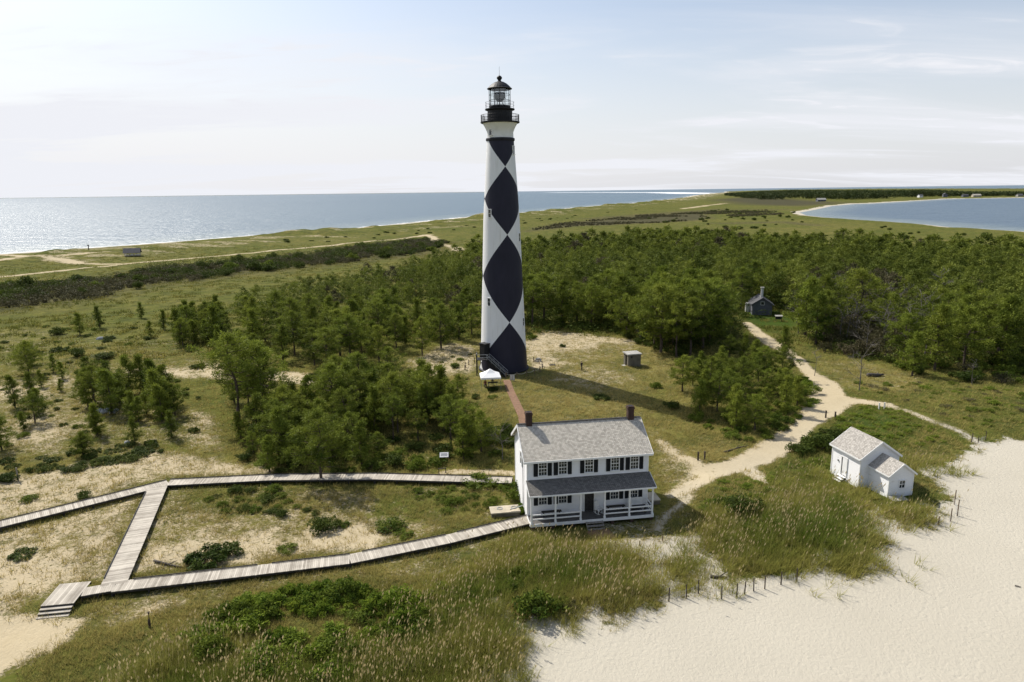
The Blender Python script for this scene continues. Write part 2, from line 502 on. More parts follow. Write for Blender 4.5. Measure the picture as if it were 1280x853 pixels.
sd = Vector((math.sin(SUN_AZ) * math.cos(SUN_EL), math.cos(SUN_AZ) * math.cos(SUN_EL), math.sin(SUN_EL)))
sl = bpy.data.lights.new('sun', 'SUN'); sl.energy = 5.0; sl.angle = R_(0.53); sl.color = (1.0, 0.945, 0.86)
so_ = bpy.data.objects.new('sun', sl); COL.objects.link(so_); so_.rotation_euler = sd.to_track_quat('Z', 'Y').to_euler(); so_.location = sd * 200

W = bpy.data.worlds.new('World'); SC.world = W; W.use_nodes = True
N = W.node_tree.nodes; L = W.node_tree.links; bg = N['Background']
sky = N.new('ShaderNodeTexSky'); sky.sky_type = 'NISHITA'; sky.sun_disc = False
sky.sun_elevation = SUN_EL; sky.sun_rotation = SUN_AZ; sky.altitude = 0; sky.air_density = 1.0; sky.dust_density = 2.0; sky.ozone_density = 1.2
tc = N.new('ShaderNodeTexCoord'); sx = N.new('ShaderNodeSeparateXYZ'); L.new(tc.outputs['Generated'], sx.inputs[0])
# thin high cloud on a level sheet: project the view direction on it
zz = math_node(N, L, 'ADD', math_node(N, L, 'MAXIMUM', sx.outputs['Z'], 0.0), 0.10)
cb = N.new('ShaderNodeCombineXYZ')
L.new(math_node(N, L, 'DIVIDE', sx.outputs['X'], zz), cb.inputs[0]); L.new(math_node(N, L, 'DIVIDE', sx.outputs['Y'], zz), cb.inputs[1])
mp = N.new('ShaderNodeMapping'); mp.inputs['Rotation'].default_value = (0, 0, R_(-38)); mp.inputs['Scale'].default_value = (0.4, 1.0, 1)
L.new(cb.outputs[0], mp.inputs[0])
n1 = N.new('ShaderNodeTexNoise'); n1.inputs['Scale'].default_value = 0.75; n1.inputs['Detail'].default_value = 9; n1.inputs['Roughness'].default_value = 0.55
n1.inputs['Distortion'].default_value = 0.6; L.new(mp.outputs[0], n1.inputs['Vector'])
n2 = N.new('ShaderNodeTexNoise'); n2.inputs['Scale'].default_value = 4.5; n2.inputs['Detail'].default_value = 7; n2.inputs['Distortion'].default_value = 0.9
L.new(mp.outputs[0], n2.inputs['Vector'])
c1 = N.new('ShaderNodeMapRange'); c1.interpolation_type = 'SMOOTHSTEP'
c1.inputs['From Min'].default_value = 0.44; c1.inputs['From Max'].default_value = 0.66; c1.inputs['To Max'].default_value = 0.38
L.new(n1.outputs['Fac'], c1.inputs['Value'])
c2 = N.new('ShaderNodeMapRange'); c2.interpolation_type = 'SMOOTHSTEP'
c2.inputs['From Min'].default_value = 0.50; c2.inputs['From Max'].default_value = 0.72; c2.inputs['To Max'].default_value = 1.0
L.new(n2.outputs['Fac'], c2.inputs['Value'])
cl = math_node(N, L, 'MULTIPLY_ADD', c2.outputs[0], c1.outputs[0], math_node(N, L, 'MULTIPLY', c1.outputs[0], 0.7))
# veil of pale haze towards the horizon
hz_ = N.new('ShaderNodeMapRange'); hz_.interpolation_type = 'SMOOTHSTEP'
hz_.inputs['From Min'].default_value = 0.0; hz_.inputs['From Max'].default_value = 0.32; hz_.inputs['To Min'].default_value = 0.93; hz_.inputs['To Max'].default_value = 0.12
L.new(sx.outputs['Z'], hz_.inputs['Value'])
# the veil is thicker on the sunward side
lf = N.new('ShaderNodeMapRange'); lf.interpolation_type = 'SMOOTHSTEP'
lf.inputs['From Min'].default_value = -0.75; lf.inputs['From Max'].default_value = 0.6; lf.inputs['To Min'].default_value = 1.04; lf.inputs['To Max'].default_value = 0.82
L.new(sx.outputs['X'], lf.inputs['Value'])
veil = math_node(N, L, 'MULTIPLY', hz_.outputs[0], lf.outputs[0])
tot = math_node(N, L, 'ADD', veil, cl, clamp=True)
cc = mixc(N, L, tot, sky.outputs[0], (6.3, 6.40, 6.78))
L.new(cc, bg.inputs['Color']); bg.inputs['Strength'].default_value = 0.125

SC.view_settings.view_transform = 'Standard'; SC.view_settings.look = 'None'; SC.view_settings.exposure = 0.14; SC.view_settings.gamma = 1
SC.render.engine = 'CYCLES'
SC.cycles.use_denoising = True
SC.cycles.max_bounces = 6; SC.cycles.diffuse_bounces = 3; SC.cycles.glossy_bounces = 2; SC.cycles.transparent_max_bounces = 12
SC.cycles.caustics_reflective = False; SC.cycles.caustics_refractive = False

# ------------------------------------------------------------------ ground: one sheet out to the horizon
def polar(rs, angs):
    Rr, Aa = np.meshgrid(rs, angs, indexing='ij')
    X = Rr * np.sin(Aa); Y = Rr * np.cos(Aa)
    nr, na = Rr.shape
    i = np.arange(nr - 1)[:, None] * na + np.arange(na - 1)[None, :]
    q = np.stack([i, i + 1, i + na + 1, i + na], -1).reshape(-1, 4)[:, ::-1]
    return X.ravel(), Y.ravel(), q


def grid_mesh(name, X, Y, Z, q, attrs, material):
    me = bpy.data.meshes.new(name); n = len(X)
    me.vertices.add(n); me.vertices.foreach_set('co', np.stack([X, Y, Z], 1).astype(np.float32).ravel())
    me.loops.add(q.size); me.loops.foreach_set('vertex_index', q.astype(np.int32).ravel())
    me.polygons.add(len(q)); me.polygons.foreach_set('loop_start', np.arange(len(q), dtype=np.int32) * 4)
    me.polygons.foreach_set('use_smooth', np.ones(len(q), bool))
    for k, a in attrs.items():
        at = me.attributes.new(k, 'FLOAT', 'POINT'); at.data.foreach_set('value', a.astype(np.float32))
    me.materials.append(material); me.update(calc_edges=True)
    return me


PAINT = []   # ('p' polygon | 'l' line, world points, width, soft, veg, lush, dark)


def area(px, veg=None, lush=None, dark=None, soft=1.5, z=0.0):
    PAINT.append(('p', poly(px, z), 0, soft, veg, lush, dark))


def strip(px, w, veg=None, lush=None, dark=None, soft=0.8):
    PAINT.append(('l', poly(px), w, soft, veg, lush, dark))


# meadow tone from far to near (veg = cover, lush = dry to green, dark = brown thicket)
area([(-300, 420), (0, 398), (150, 380), (300, 350), (420, 345), (300, 400), (250, 440), (-300, 520)], 0.93, 0.55, soft=8)
area([(60, 440), (110, 428), (190, 432), (245, 455), (230, 475), (120, 465)], 0.20, 0.3, soft=3)
area([(235, 452), (300, 455), (280, 475), (240, 472)], 0.22, 0.3, soft=3)
area([(330, 462), (400, 470), (440, 480), (420, 486), (340, 478)], 0.2, 0.3, soft=2)
area([(120, 505), (190, 520), (230, 550), (170, 560), (130, 540)], 0.5, 0.35, soft=3)
area([(-200, 470), (80, 470), (230, 520), (260, 560), (100, 570), (-200, 600)], 0.66, 0.45, soft=5)
for q_ in ([(10, 525), (60, 515), (95, 535), (60, 560), (15, 555)], [(232, 515), (262, 520), (270, 560), (235, 555)], [(-40, 485), (50, 478), (60, 495), (-40, 500)], [(60, 462), (100, 468), (90, 485), (55, 480)]): area(q_, 0.46, 0.35, soft=2.5)
area([(-200, 415), (60, 410), (240, 430), (250, 460), (100, 470), (-200, 480)], 0.76, 0.5, soft=5)
area([(-200, 615), (40, 588), (180, 565), (300, 577), (360, 588), (340, 592), (205, 599), (0, 650), (-200, 705)], 0.40, 0.3, soft=2)
area([(-200, 725), (0, 664), (178, 620), (130, 728), (70, 728), (20, 765), (-200, 800)], 0.47, 0.22, soft=1.5)
area([(-100, 690), (30, 690), (90, 700), (60, 735), (-100, 745)], 0.25, 0.2, soft=2)
area([(-200, 780), (40, 768), (112, 772), (60, 812), (0, 838), (-200, 880)], 0.05, 0.2, soft=1.2)
area([(205, 612), (640, 608), (640, 640), (440, 690), (160, 722)], 0.57, 0.38, soft=1.2)
area([(230, 606), (330, 604), (420, 632), (300, 642), (225, 640)], 0.75, 0.5, soft=2)
area([(470, 612), (640, 606), (640, 640), (560, 655), (470, 640)], 0.8, 0.6, soft=2)
area([(170, 712), (190, 690), (250, 675), (345, 662), (345, 690), (300, 702)], 0.3, 0.25, soft=1.5)
area([(360, 690), (395, 660), (450, 655), (480, 668), (470, 682)], 0.16, 0.2, soft=1.2)
area([(110, 748), (320, 722), (640, 662), (680, 672), (560, 722), (350, 738), (180, 778), (100, 790)], 0.72, 0.4, soft=1.2)
area([(150, 765), (205, 745), (240, 765), (200, 790), (150, 790)], 0.45, 0.25, soft=1.5)
area([(20, 870), (95, 800), (190, 770), (350, 735), (560, 720), (640, 668), (705, 672), (770, 690), (812, 705), (835, 742), (800, 764), (722, 770), (690, 776), (664, 788), (642, 808), (624, 834), (600, 860)], 0.96, 0.50, soft=0.8)
area([(60, 870), (200, 800), (420, 800), (620, 790), (560, 870)], 0.97, 0.70, soft=2)
area([(575, 742), (640, 736), (655, 770), (640, 800), (590, 790)], 0.62, 0.4, soft=1.5)
area([(655, 690), (790, 690), (825, 735), (760, 762), (690, 765)], 0.97, 0.4, soft=1.5)
# around the tower and the house
area([(520, 455), (600, 425), (700, 412), (830, 430), (850, 470), (900, 540), (920, 590), (840, 600), (820, 560), (640, 520), (560, 480)], 0.80, 0.30, soft=3)
area([(655, 428), (690, 414), (735, 416), (800, 424), (790, 434), (735, 446), (700, 462), (668, 462)], 0.40, 0.2, soft=2)
area([(505, 450), (560, 430), (600, 432), (600, 462), (560, 472), (530, 470)], 0.47, 0.25, soft=2)
area([(690, 440), (740, 436), (760, 428), (800, 430), (790, 440), (740, 452), (700, 452)], 0.66, 0.3, soft=2)
area([(700, 464), (760, 455), (800, 470), (760, 490), (690, 478)], 0.6, 0.25, soft=2)
area([(822, 560), (880, 575), (900, 590), (860, 610), (822, 600)], 0.62, 0.35, soft=1.5)
area([(800, 470), (860, 490), (900, 540), (860, 555), (810, 520)], 0.85, 0.45, soft=3)
area([(655, 656), (745, 652), (752, 676), (700, 684), (660, 676)], 0.9, 0.6, soft=0.6)
area([(748, 652), (850, 645), (866, 664), (800, 672), (752, 672)], 0.62, 0.55, soft=0.6)
area([(752, 676), (800, 674), (868, 668), (900, 690), (905, 735), (850, 740), (830, 705), (790, 692), (735, 682)], 0.10, 0.3, soft=0.8)
area([(822, 615), (880, 610), (860, 650), (820, 660)], 0.85, 0.5, soft=1.2)
area([(828, 700), (868, 698), (880, 738), (842, 742)], 0.8, 0.45, soft=1.0)
area([(872, 642), (900, 602), (950, 598), (1000, 604), (1060, 614), (1094, 648), (1104, 680), (1085, 712), (1020, 716), (985, 722), (905, 712), (872, 690)], 0.96, 0.6, soft=1.0)
area([(866, 625), (905, 596), (950, 606), (945, 640), (900, 655)], 0.92, 0.6, soft=1.2)
area([(880, 640), (925, 640), (960, 655), (930, 662), (880, 660)], 0.55, 0.3, soft=1)
area([(936, 600), (985, 572), (1030, 556), (1058, 520), (1110, 508), (1180, 535), (1226, 560), (1200, 580), (1175, 600), (1186, 640), (1150, 652), (1108, 640), (1060, 615)], 0.97, 0.85, soft=1.2)
area([(1120, 560), (1170, 540), (1226, 562), (1196, 586), (1172, 600), (1185, 620), (1150, 615)], 0.9, 0.45, soft=1.2)
area([(1105, 642), (1130, 632), (1165, 640), (1168, 656), (1125, 656)], 0.8, 0.4, soft=0.8)
area([(1050, 470), (1150, 462), (1400, 470), (1400, 545), (1225, 552), (1140, 516), (1058, 502)], 0.93, 0.6, soft=2)
area([(1020, 452), (1080, 452), (1160, 470), (1160, 492), (1060, 490)], 0.75, 0.35, soft=2)
area([(925, 392), (990, 386), (1000, 402), (985, 420), (940, 405)], 1.0, 0.95, soft=2)
# tracks
strip([(934, 404), (964, 426), (1000, 452), (1032, 480), (1042, 500)], 1.5, 0.03, 0.2, soft=0.8)
strip([(1030, 482), (1046, 505), (1030, 520)], 2.6, 0.02, 0.2, soft=0.8)
strip([(1046, 505), (1075, 504), (1106, 508)], 1.3, 0.06, 0.2, soft=0.9)
strip([(1106, 508), (1140, 518), (1190, 538), (1235, 558)], 0.9, 0.34, 0.3, soft=1.2)
strip([(1035, 518), (1010, 535), (985, 552), (950, 572), (918, 582), (880, 590)], 1.9, 0.04, 0.2, soft=0.8)
strip([(890, 588), (868, 604), (845, 618)], 0.9, 0.1, 0.2, soft=0.8)
strip([(935, 580), (955, 604)], 1.0, 0.15, 0.2, soft=0.8)
strip([(880, 588), (845, 566), (828, 550)], 0.8, 0.3, 0.2, soft=0.9)
strip([(860, 622), (838, 640), (822, 660)], 0.35, 0.15, 0.2, soft=0.5)
strip([(555, 592), (640, 590)], 0.7, 0.15, 0.2, soft=0.5)
strip([(-60, 352), (0, 346), (125, 333), (260, 321.5), (320, 316), (500, 298.5), (535, 294)], 2.2, 0.1, 0.2, soft=3)
strip([(-60, 331), (0, 328.5), (60, 323), (130, 319)], 2.5, 0.2, 0.2, soft=3)
strip([(535, 294), (548, 303), (572, 314)], 3, 0.05, 0.2, soft=3)
strip([(-20, 322), (60, 326), (140, 330)], 3, 0.3, 0.2, soft=4)
# brown thickets and marsh
area([(-200, 400), (0, 390), (110, 378), (200, 358), (300, 344), (420, 332), (545, 318), (560, 303), (520, 300), (350, 322), (200, 336), (100, 348), (0, 358), (-200, 378)], 1.0, 0.4, 0.55, soft=14)
area([(655, 290), (720, 283), (820, 279), (890, 274), (880, 265), (800, 270), (700, 280)], 1.0, 0.3, 0.75, soft=14)
strip([(740, 274), (830, 267), (900, 262), (980, 262)], 12, 1.0, 0.3, 0.6, soft=22)
strip([(900, 280), (980, 278), (1020, 282)], 8, 1.0, 0.3, 0.6, soft=14)
strip([(855, 261), (885, 257), (910, 254)], 6, 0.2, 0.3, 0.0, soft=10)
area([(890, 250), (940, 246), (1000, 250), (1060, 254), (1000, 258), (930, 256)], 1.0, 0.4, 0.8, soft=60)


def cover(x, y):
    """vegetation cover, lushness, darkness and beach whiteness at ground points"""
    x = np.asarray(x, float); y = np.asarray(y, float); r = np.hypot(x, y)
    veg = np.full(x.shape, 0.90); lush = np.full(x.shape, 0.55); dark = np.zeros(x.shape)
    wob = np.clip(r / 60, 0.7, 6)
    xx = x + wob * 1.6 * fbm(x / (3 * wob), y / (3 * wob), 41); yy = y + wob * 1.6 * fbm(x / (3 * wob), y / (3 * wob), 57)
    for kind, Pn, w, soft, v, l, d in PAINT:
        lo = Pn.min(0) - (w + soft * 2 + 12); hi = Pn.max(0) + (w + soft * 2 + 12)
        k = (xx > lo[0]) & (xx < hi[0]) & (yy > lo[1]) & (yy < hi[1])
        if not k.any(): continue
        s = sdpoly(xx[k], yy[k], Pn) if kind == 'p' else w - dline(xx[k], yy[k], Pn)
        a = sstep(-soft, soft, s)
        if v is not None: veg[k] += (v - veg[k]) * a
        if l is not None: lush[k] += (l - lush[k]) * a
        if d is not None: dark[k] += (d - dark[k]) * a
        elif kind == 'p' and d is None: dark[k] *= (1 - a)
    sB = sdpoly(xx, yy, BEACH)
    b = np.where(r < 160, sstep(-1.3, 1.5, sB + 2.6 * fbm(x / 1.6, y / 1.6, 95, 3)), 0)
    veg = veg * (1 - b)
    b = np.where(r < 160, np.maximum(b, np.maximum(sstep(-9, -2, sB), .55 * sstep(-22, -6, sB))), 0)
    # shores
    far = r > 200
    if far.any():
        so = -np.maximum(sdpoly(xx[far], yy[far], OCEAN), sdpoly(xx[far], yy[far], FARSEA)); sb = -sdpoly(xx[far], yy[far], BAY)
        s1 = sstep(34, 24, so + 14 * fbm(x[far] / 25, y[far] / 25, 77)); s2 = sstep(13, 9, sb + 5 * fbm(x[far] / 20, y[far] / 20, 78))
        # the bare sandy point at the far end of the ocean beach
        spit = sstep(-200, 500, sdpoly(xx[far], yy[far], SPIT))
        s = np.maximum(np.maximum(s1, s2), spit)
        veg[far] *= 1 - s; b[far] = np.maximum(b[far], s)
        rid = sstep(20, 40, so) * sstep(140, 90, so)
        veg[far] = np.where(rid > 0, veg[far] - rid * 0.33 * (fbm(x[far] / 22, y[far] / 10, 79) > 0.10), veg[far])
        lush[far] += 0.25 * fbm(x[far] / 70, y[far] / 50, 83); veg[far] += 0.12 * fbm(x[far] / 45, y[far] / 45, 84)
    lush = np.clip(lush + 0.25 * fbm(x / 11, y / 11, 91), 0, 1)
    return np.clip(veg, 0, 1), lush, dark, b


SPIT = poly([(790, 252.6), (850, 246.8), (862, 243.5), (905, 240.5), (915, 242), (880, 247), (850, 250.5)], ZS)


def ground_mat():
    m, nt, N, L, b = newmat('sand_and_grass')
    tc = N.new('ShaderNodeTexCoord')
    def A(n):
        a = N.new('ShaderNodeAttribute'); a.attribute_name = n; return a.outputs['Fac']
    def noise(s, d=5, r=0.6, vec=None):
        n = N.new('ShaderNodeTexNoise'); n.inputs['Scale'].default_value = s; n.inputs['Detail'].default_value = d; n.inputs['Roughness'].default_value = r
        L.new(vec or tc.outputs['Object'], n.inputs['Vector']); return n.outputs['Fac']
    veg, lush, dark, white = A('veg'), A('lush'), A('dark'), A('white')
    n1, n2, n3 = noise(0.55, 7, 0.65), noise(3.2, 5), noise(0.12, 6, 0.6)
    s = math_node(N, L, 'MULTIPLY_ADD', n1, 1.15, math_node(N, L, 'SUBTRACT', veg, 0.575))
    n6 = noise(9.0, 3, 0.6)
    s = math_node(N, L, 'MULTIPLY_ADD', n2, 1.0, math_node(N, L, 'SUBTRACT', s, 0.5))
    s = math_node(N, L, 'MULTIPLY_ADD', n6, 0.7, math_node(N, L, 'SUBTRACT', s, 0.35))
    k = N.new('ShaderNodeMapRange'); k.interpolation_type = 'SMOOTHSTEP'
    k.inputs['From Min'].default_value = 0.34; k.inputs['From Max'].default_value = 0.72; L.new(s, k.inputs['Value'])
    vd = N.new('ShaderNodeTexVoronoi'); vd.inputs['Scale'].default_value = 1.7; L.new(tc.outputs['Object'], vd.inputs['Vector'])
    vsx = N.new('ShaderNodeSeparateXYZ'); L.new(vd.outputs['Color'], vsx.inputs[0])
    rad_ = math_node(N, L, 'MULTIPLY', math_node(N, L, 'MULTIPLY_ADD', vsx.outputs['X'], 0.55, -0.08), math_node(N, L, 'MULTIPLY_ADD', veg, 1.1, 0.12))
    dd = math_node(N, L, 'SUBTRACT', math_node(N, L, 'MULTIPLY_ADD', n2, 0.22, vd.outputs['Distance']), 0.11)
    spot = N.new('ShaderNodeMapRange'); spot.inputs['From Min'].default_value = 0.05; spot.inputs['From Max'].default_value = -0.02
    L.new(math_node(N, L, 'SUBTRACT', dd, rad_), spot.inputs['Value'])
    ks = math_node(N, L, 'MAXIMUM', k.outputs[0], math_node(N, L, 'MULTIPLY', spot.outputs[0], 0.85))
    edge = math_node(N, L, 'MULTIPLY', ks, math_node(N, L, 'GREATER_THAN', veg, 0.06))
    # sand
    sn = math_node(N, L, 'MULTIPLY_ADD', n1, 0.5, math_node(N, L, 'MULTIPLY', n2, 0.5))
    tan = mixc(N, L, sn, (0.35, 0.285, 0.175), (0.55, 0.47, 0.32))
    wht = mixc(N, L, n3, (0.425, 0.394, 0.312), (0.57, 0.535, 0.44))
    nb = noise(0.035, 4, 0.6)
    wht = mixc(N, L, nb, mixc(N, L, 0.85, wht, (0.42, 0.385, 0.31)), wht)
    wht = mixc(N, L, math_node(N, L, 'MULTIPLY', n2, 0.35), wht, (0.42, 0.385, 0.32))
    sand = mixc(N, L, white, tan, wht)
    # low growth
    lv = math_node(N, L, 'MULTIPLY_ADD', n3, 0.7, math_node(N, L, 'SUBTRACT', lush, 0.35))
    lv = math_node(N, L, 'MULTIPLY_ADD', n2, 0.5, math_node(N, L, 'SUBTRACT', lv, 0.25), clamp=True)
    cr = N.new('ShaderNodeValToRGB'); e = cr.color_ramp.elements
    e[0].position = 0.0; e[0].color = (0.260, 0.212, 0.082, 1); e[1].position = 1.0; e[1].color = (0.042, 0.078, 0.011, 1)
    x = e.new(0.4); x.color = (0.168, 0.152, 0.040, 1); x = e.new(0.7); x.color = (0.092, 0.108, 0.019, 1)
    L.new(lv, cr.inputs['Fac'])
    n4 = noise(1.3, 6, 0.7)
    dk = math_node(N, L, 'MULTIPLY_ADD', n4, 0.9, -0.25, clamp=True)
    n5 = noise(0.22, 8, 0.72)
    pk = N.new('ShaderNodeMapRange'); pk.inputs['From Min'].default_value = 0.46; pk.inputs['From Max'].default_value = 0.58; L.new(n5, pk.inputs['Value'])
    gr = mixc(N, L, math_node(N, L, 'MULTIPLY', pk.outputs[0], 0.6), cr.outputs[0], (0.042, 0.052, 0.014))
    gr = mixc(N, L, math_node(N, L, 'MULTIPLY', dk, 0.62), gr, (0.030, 0.038, 0.012))
    gr = mixc(N, L, math_node(N, L, 'MULTIPLY', spot.outputs[0], 0.5), gr, (0.050, 0.060, 0.017))
    thicket = mixc(N, L, n4, (0.022, 0.024, 0.014), (0.075, 0.068, 0.05))
    gr = mixc(N, L, dark, gr, thicket)
    c = mixc(N, L, edge, sand, gr)
    L.new(c, b.inputs['Base Color']); b.inputs['Roughness'].default_value = 0.95; b.inputs['Specular IOR Level'].default_value = 0.03
    # relief: trampled ripples on the beach, tussocks in the grass
    v1 = N.new('ShaderNodeMapping'); v1.inputs['Scale'].default_value = (1.0, 0.8, 1); v1.inputs['Rotation'].default_value = (0, 0, 0.5); L.new(tc.outputs['Object'], v1.inputs[0])
    rp = noise(3.4, 6, 0.68, v1.outputs[0])
    rp = math_node(N, L, 'MULTIPLY_ADD', n6, 0.20, math_node(N, L, 'MULTIPLY', rp, 0.85))
    vo = N.new('ShaderNodeTexVoronoi'); vo.inputs['Scale'].default_value = 1.5; L.new(tc.outputs['Object'], vo.inputs['Vector'])
    fp = N.new('ShaderNodeMapRange'); fp.inputs['From Min'].default_value = 0.0; fp.inputs['From Max'].default_value = 0.30; fp.inputs['To Min'].default_value = -0.32; fp.inputs['To Max'].default_value = 0.0; L.new(vo.outputs['Distance'], fp.inputs['Value'])
    trod = N.new('ShaderNodeMapRange'); trod.inputs['From Min'].default_value = 0.46; trod.inputs['From Max'].default_value = 0.58; L.new(n3, trod.inputs['Value'])
    rp = math_node(N, L, 'MULTIPLY_ADD', fp.outputs[0], trod.outputs[0], rp)
    hgt = math_node(N, L, 'MULTIPLY_ADD', n4, math_node(N, L, 'MULTIPLY', edge, 1.2), rp)
    bp = N.new('ShaderNodeBump'); bp.inputs['Strength'].default_value = 0.7; bp.inputs['Distance'].default_value = 0.17
    L.new(hgt, bp.inputs['Height']); L.new(bp.outputs['Normal'], b.inputs['Normal'])
    return m


M['ground'] = ground_mat()
rs = np.concatenate([np.linspace(0.5, 24, 12)[:-1], np.exp(np.arange(math.log(24), math.log(14000), 0.0068)), [25000, 50000]])
an = np.radians(np.concatenate([np.linspace(-180, -56, 40)[:-1], np.arange(-56, 56.01, 0.16), np.linspace(56, 180, 40)[1:]]))
X, Y, q = polar(rs, an)
Z = hz(X, Y); vg, ls, dk, wh = cover(X, Y)
structure(link('ground', grid_mesh('ground', X, Y, Z, q, {'veg': vg, 'lush': ls, 'dark': dk, 'white': wh}, M['ground'])))


def sea_mat():
    m, nt, N, L, b = newmat('sea_water')
    tc = N.new('ShaderNodeTexCoord')
    at = N.new('ShaderNodeAttribute'); at.attribute_name = 'foam'
    bay = N.new('ShaderNodeAttribute'); bay.attribute_name = 'bay'
    def noise(s, sc=(1, 1, 1), d=3, rot=0.0, r=0.55):
        mp = N.new('ShaderNodeMapping'); mp.inputs['Scale'].default_value = sc; mp.inputs['Rotation'].default_value = (0, 0, rot); L.new(tc.outputs['Object'], mp.inputs[0])
        n = N.new('ShaderNodeTexNoise'); n.inputs['Scale'].default_value = s; n.inputs['Detail'].default_value = d; n.inputs['Roughness'].default_value = r
        L.new(mp.outputs[0], n.inputs['Vector']); return n.outputs['Fac']
    big = noise(0.0016, (1, 0.4, 1), 5, 0.3)
    c = mixc(N, L, big, (0.050, 0.095, 0.128), (0.080, 0.132, 0.165))
    c = mixc(N, L, bay.outputs['Fac'], c, mixc(N, L, big, (0.050, 0.088, 0.128), (0.075, 0.118, 0.155)))
    sh = N.new('ShaderNodeAttribute'); sh.attribute_name = 'shal'
    c = mixc(N, L, math_node(N, L, 'MULTIPLY', sh.outputs['Fac'], 0.65), c, (0.20, 0.24, 0.22))
    fo = noise(0.06, (1, 1, 1), 6, 0, 0.7)
    f = math_node(N, L, 'ADD', at.outputs['Fac'], math_node(N, L, 'SUBTRACT', fo, 0.55))
    k = N.new('ShaderNodeMapRange'); k.inputs['From Min'].default_value = 0.42; k.inputs['From Max'].default_value = 0.56; L.new(f, k.inputs['Value'])
    foam = math_node(N, L, 'MULTIPLY', k.outputs[0], math_node(N, L, 'GREATER_THAN', at.outputs['Fac'], 0.02))
    c = mixc(N, L, foam, c, (0.75, 0.77, 0.78))
    L.new(c, b.inputs['Base Color'])
    rr = math_node(N, L, 'MULTIPLY_ADD', foam, 0.5, 0.33); L.new(rr, b.inputs['Roughness'])
    b.inputs['IOR'].default_value = 1.333
    h = math_node(N, L, 'MULTIPLY_ADD', noise(0.045, (0.45, 1, 1), 4, 0.6, 0.65), 6.0, math_node(N, L, 'MULTIPLY', noise(0.30, (0.6, 1, 1), 4, 0.9), 1.6))
    bp = N.new('ShaderNodeBump'); bp.inputs['Strength'].default_value = 1.0; bp.inputs['Distance'].default_value = 0.85
    L.new(h, bp.inputs['Height']); L.new(bp.outputs['Normal'], b.inputs['Normal'])
    return m


M['sea'] = sea_mat()
rs = np.concatenate([np.exp(np.arange(math.log(150), math.log(14000), 0.012)), np.exp(np.arange(math.log(14200), math.log(110000), 0.2)), [110000]])
X, Y, q = polar(rs, np.radians(np.arange(-62, 62.01, 0.25)))
so = np.maximum(sdpoly(X, Y, OCEAN), sdpoly(X, Y, FARSEA)); rr = np.hypot(X, Y)
fw_ = np.clip(rr / 420, 1, 14)
foam = sstep(9, 1, so) * sstep(-12, -2, so) * 0.62
lf_ = sstep(620, 420, rr)
foam = np.maximum(foam, (.45 + .25 * lf_) * np.exp(-((so - 18) / 7) ** 2) * (vnoise(X / 50, Y / 50, 5) > 0.45) * (rr < 900))
foam = np.maximum(foam, .72 * lf_ * np.exp(-((so - 44) / 8) ** 2) * (vnoise(X / 45, Y / 45, 8) > 0.5))
# breakers on the shoal running out from the point
shoal = poly([(690, 240.9), (760, 240.8), (830, 240.9), (880, 242.2)], ZS)
ds = dline(X, Y, shoal)
foam = np.maximum(foam, 0.75 * np.exp(-(ds / 330) ** 2))
bay = (sdpoly(X, Y, BAY) > -60).astype(float)
shal = sstep(70, 0, sdpoly(X, Y, BAY)) * (bay > 0) * (sdpoly(X, Y, BAY) > -40) + .7 * sstep(90, 5, so) * (so > -40)
structure(link('sea', grid_mesh('sea', X, Y, np.full(X.shape, ZS), q, {'foam': foam, 'bay': bay, 'shal': np.clip(shal, 0, 1)}, M['sea'])))
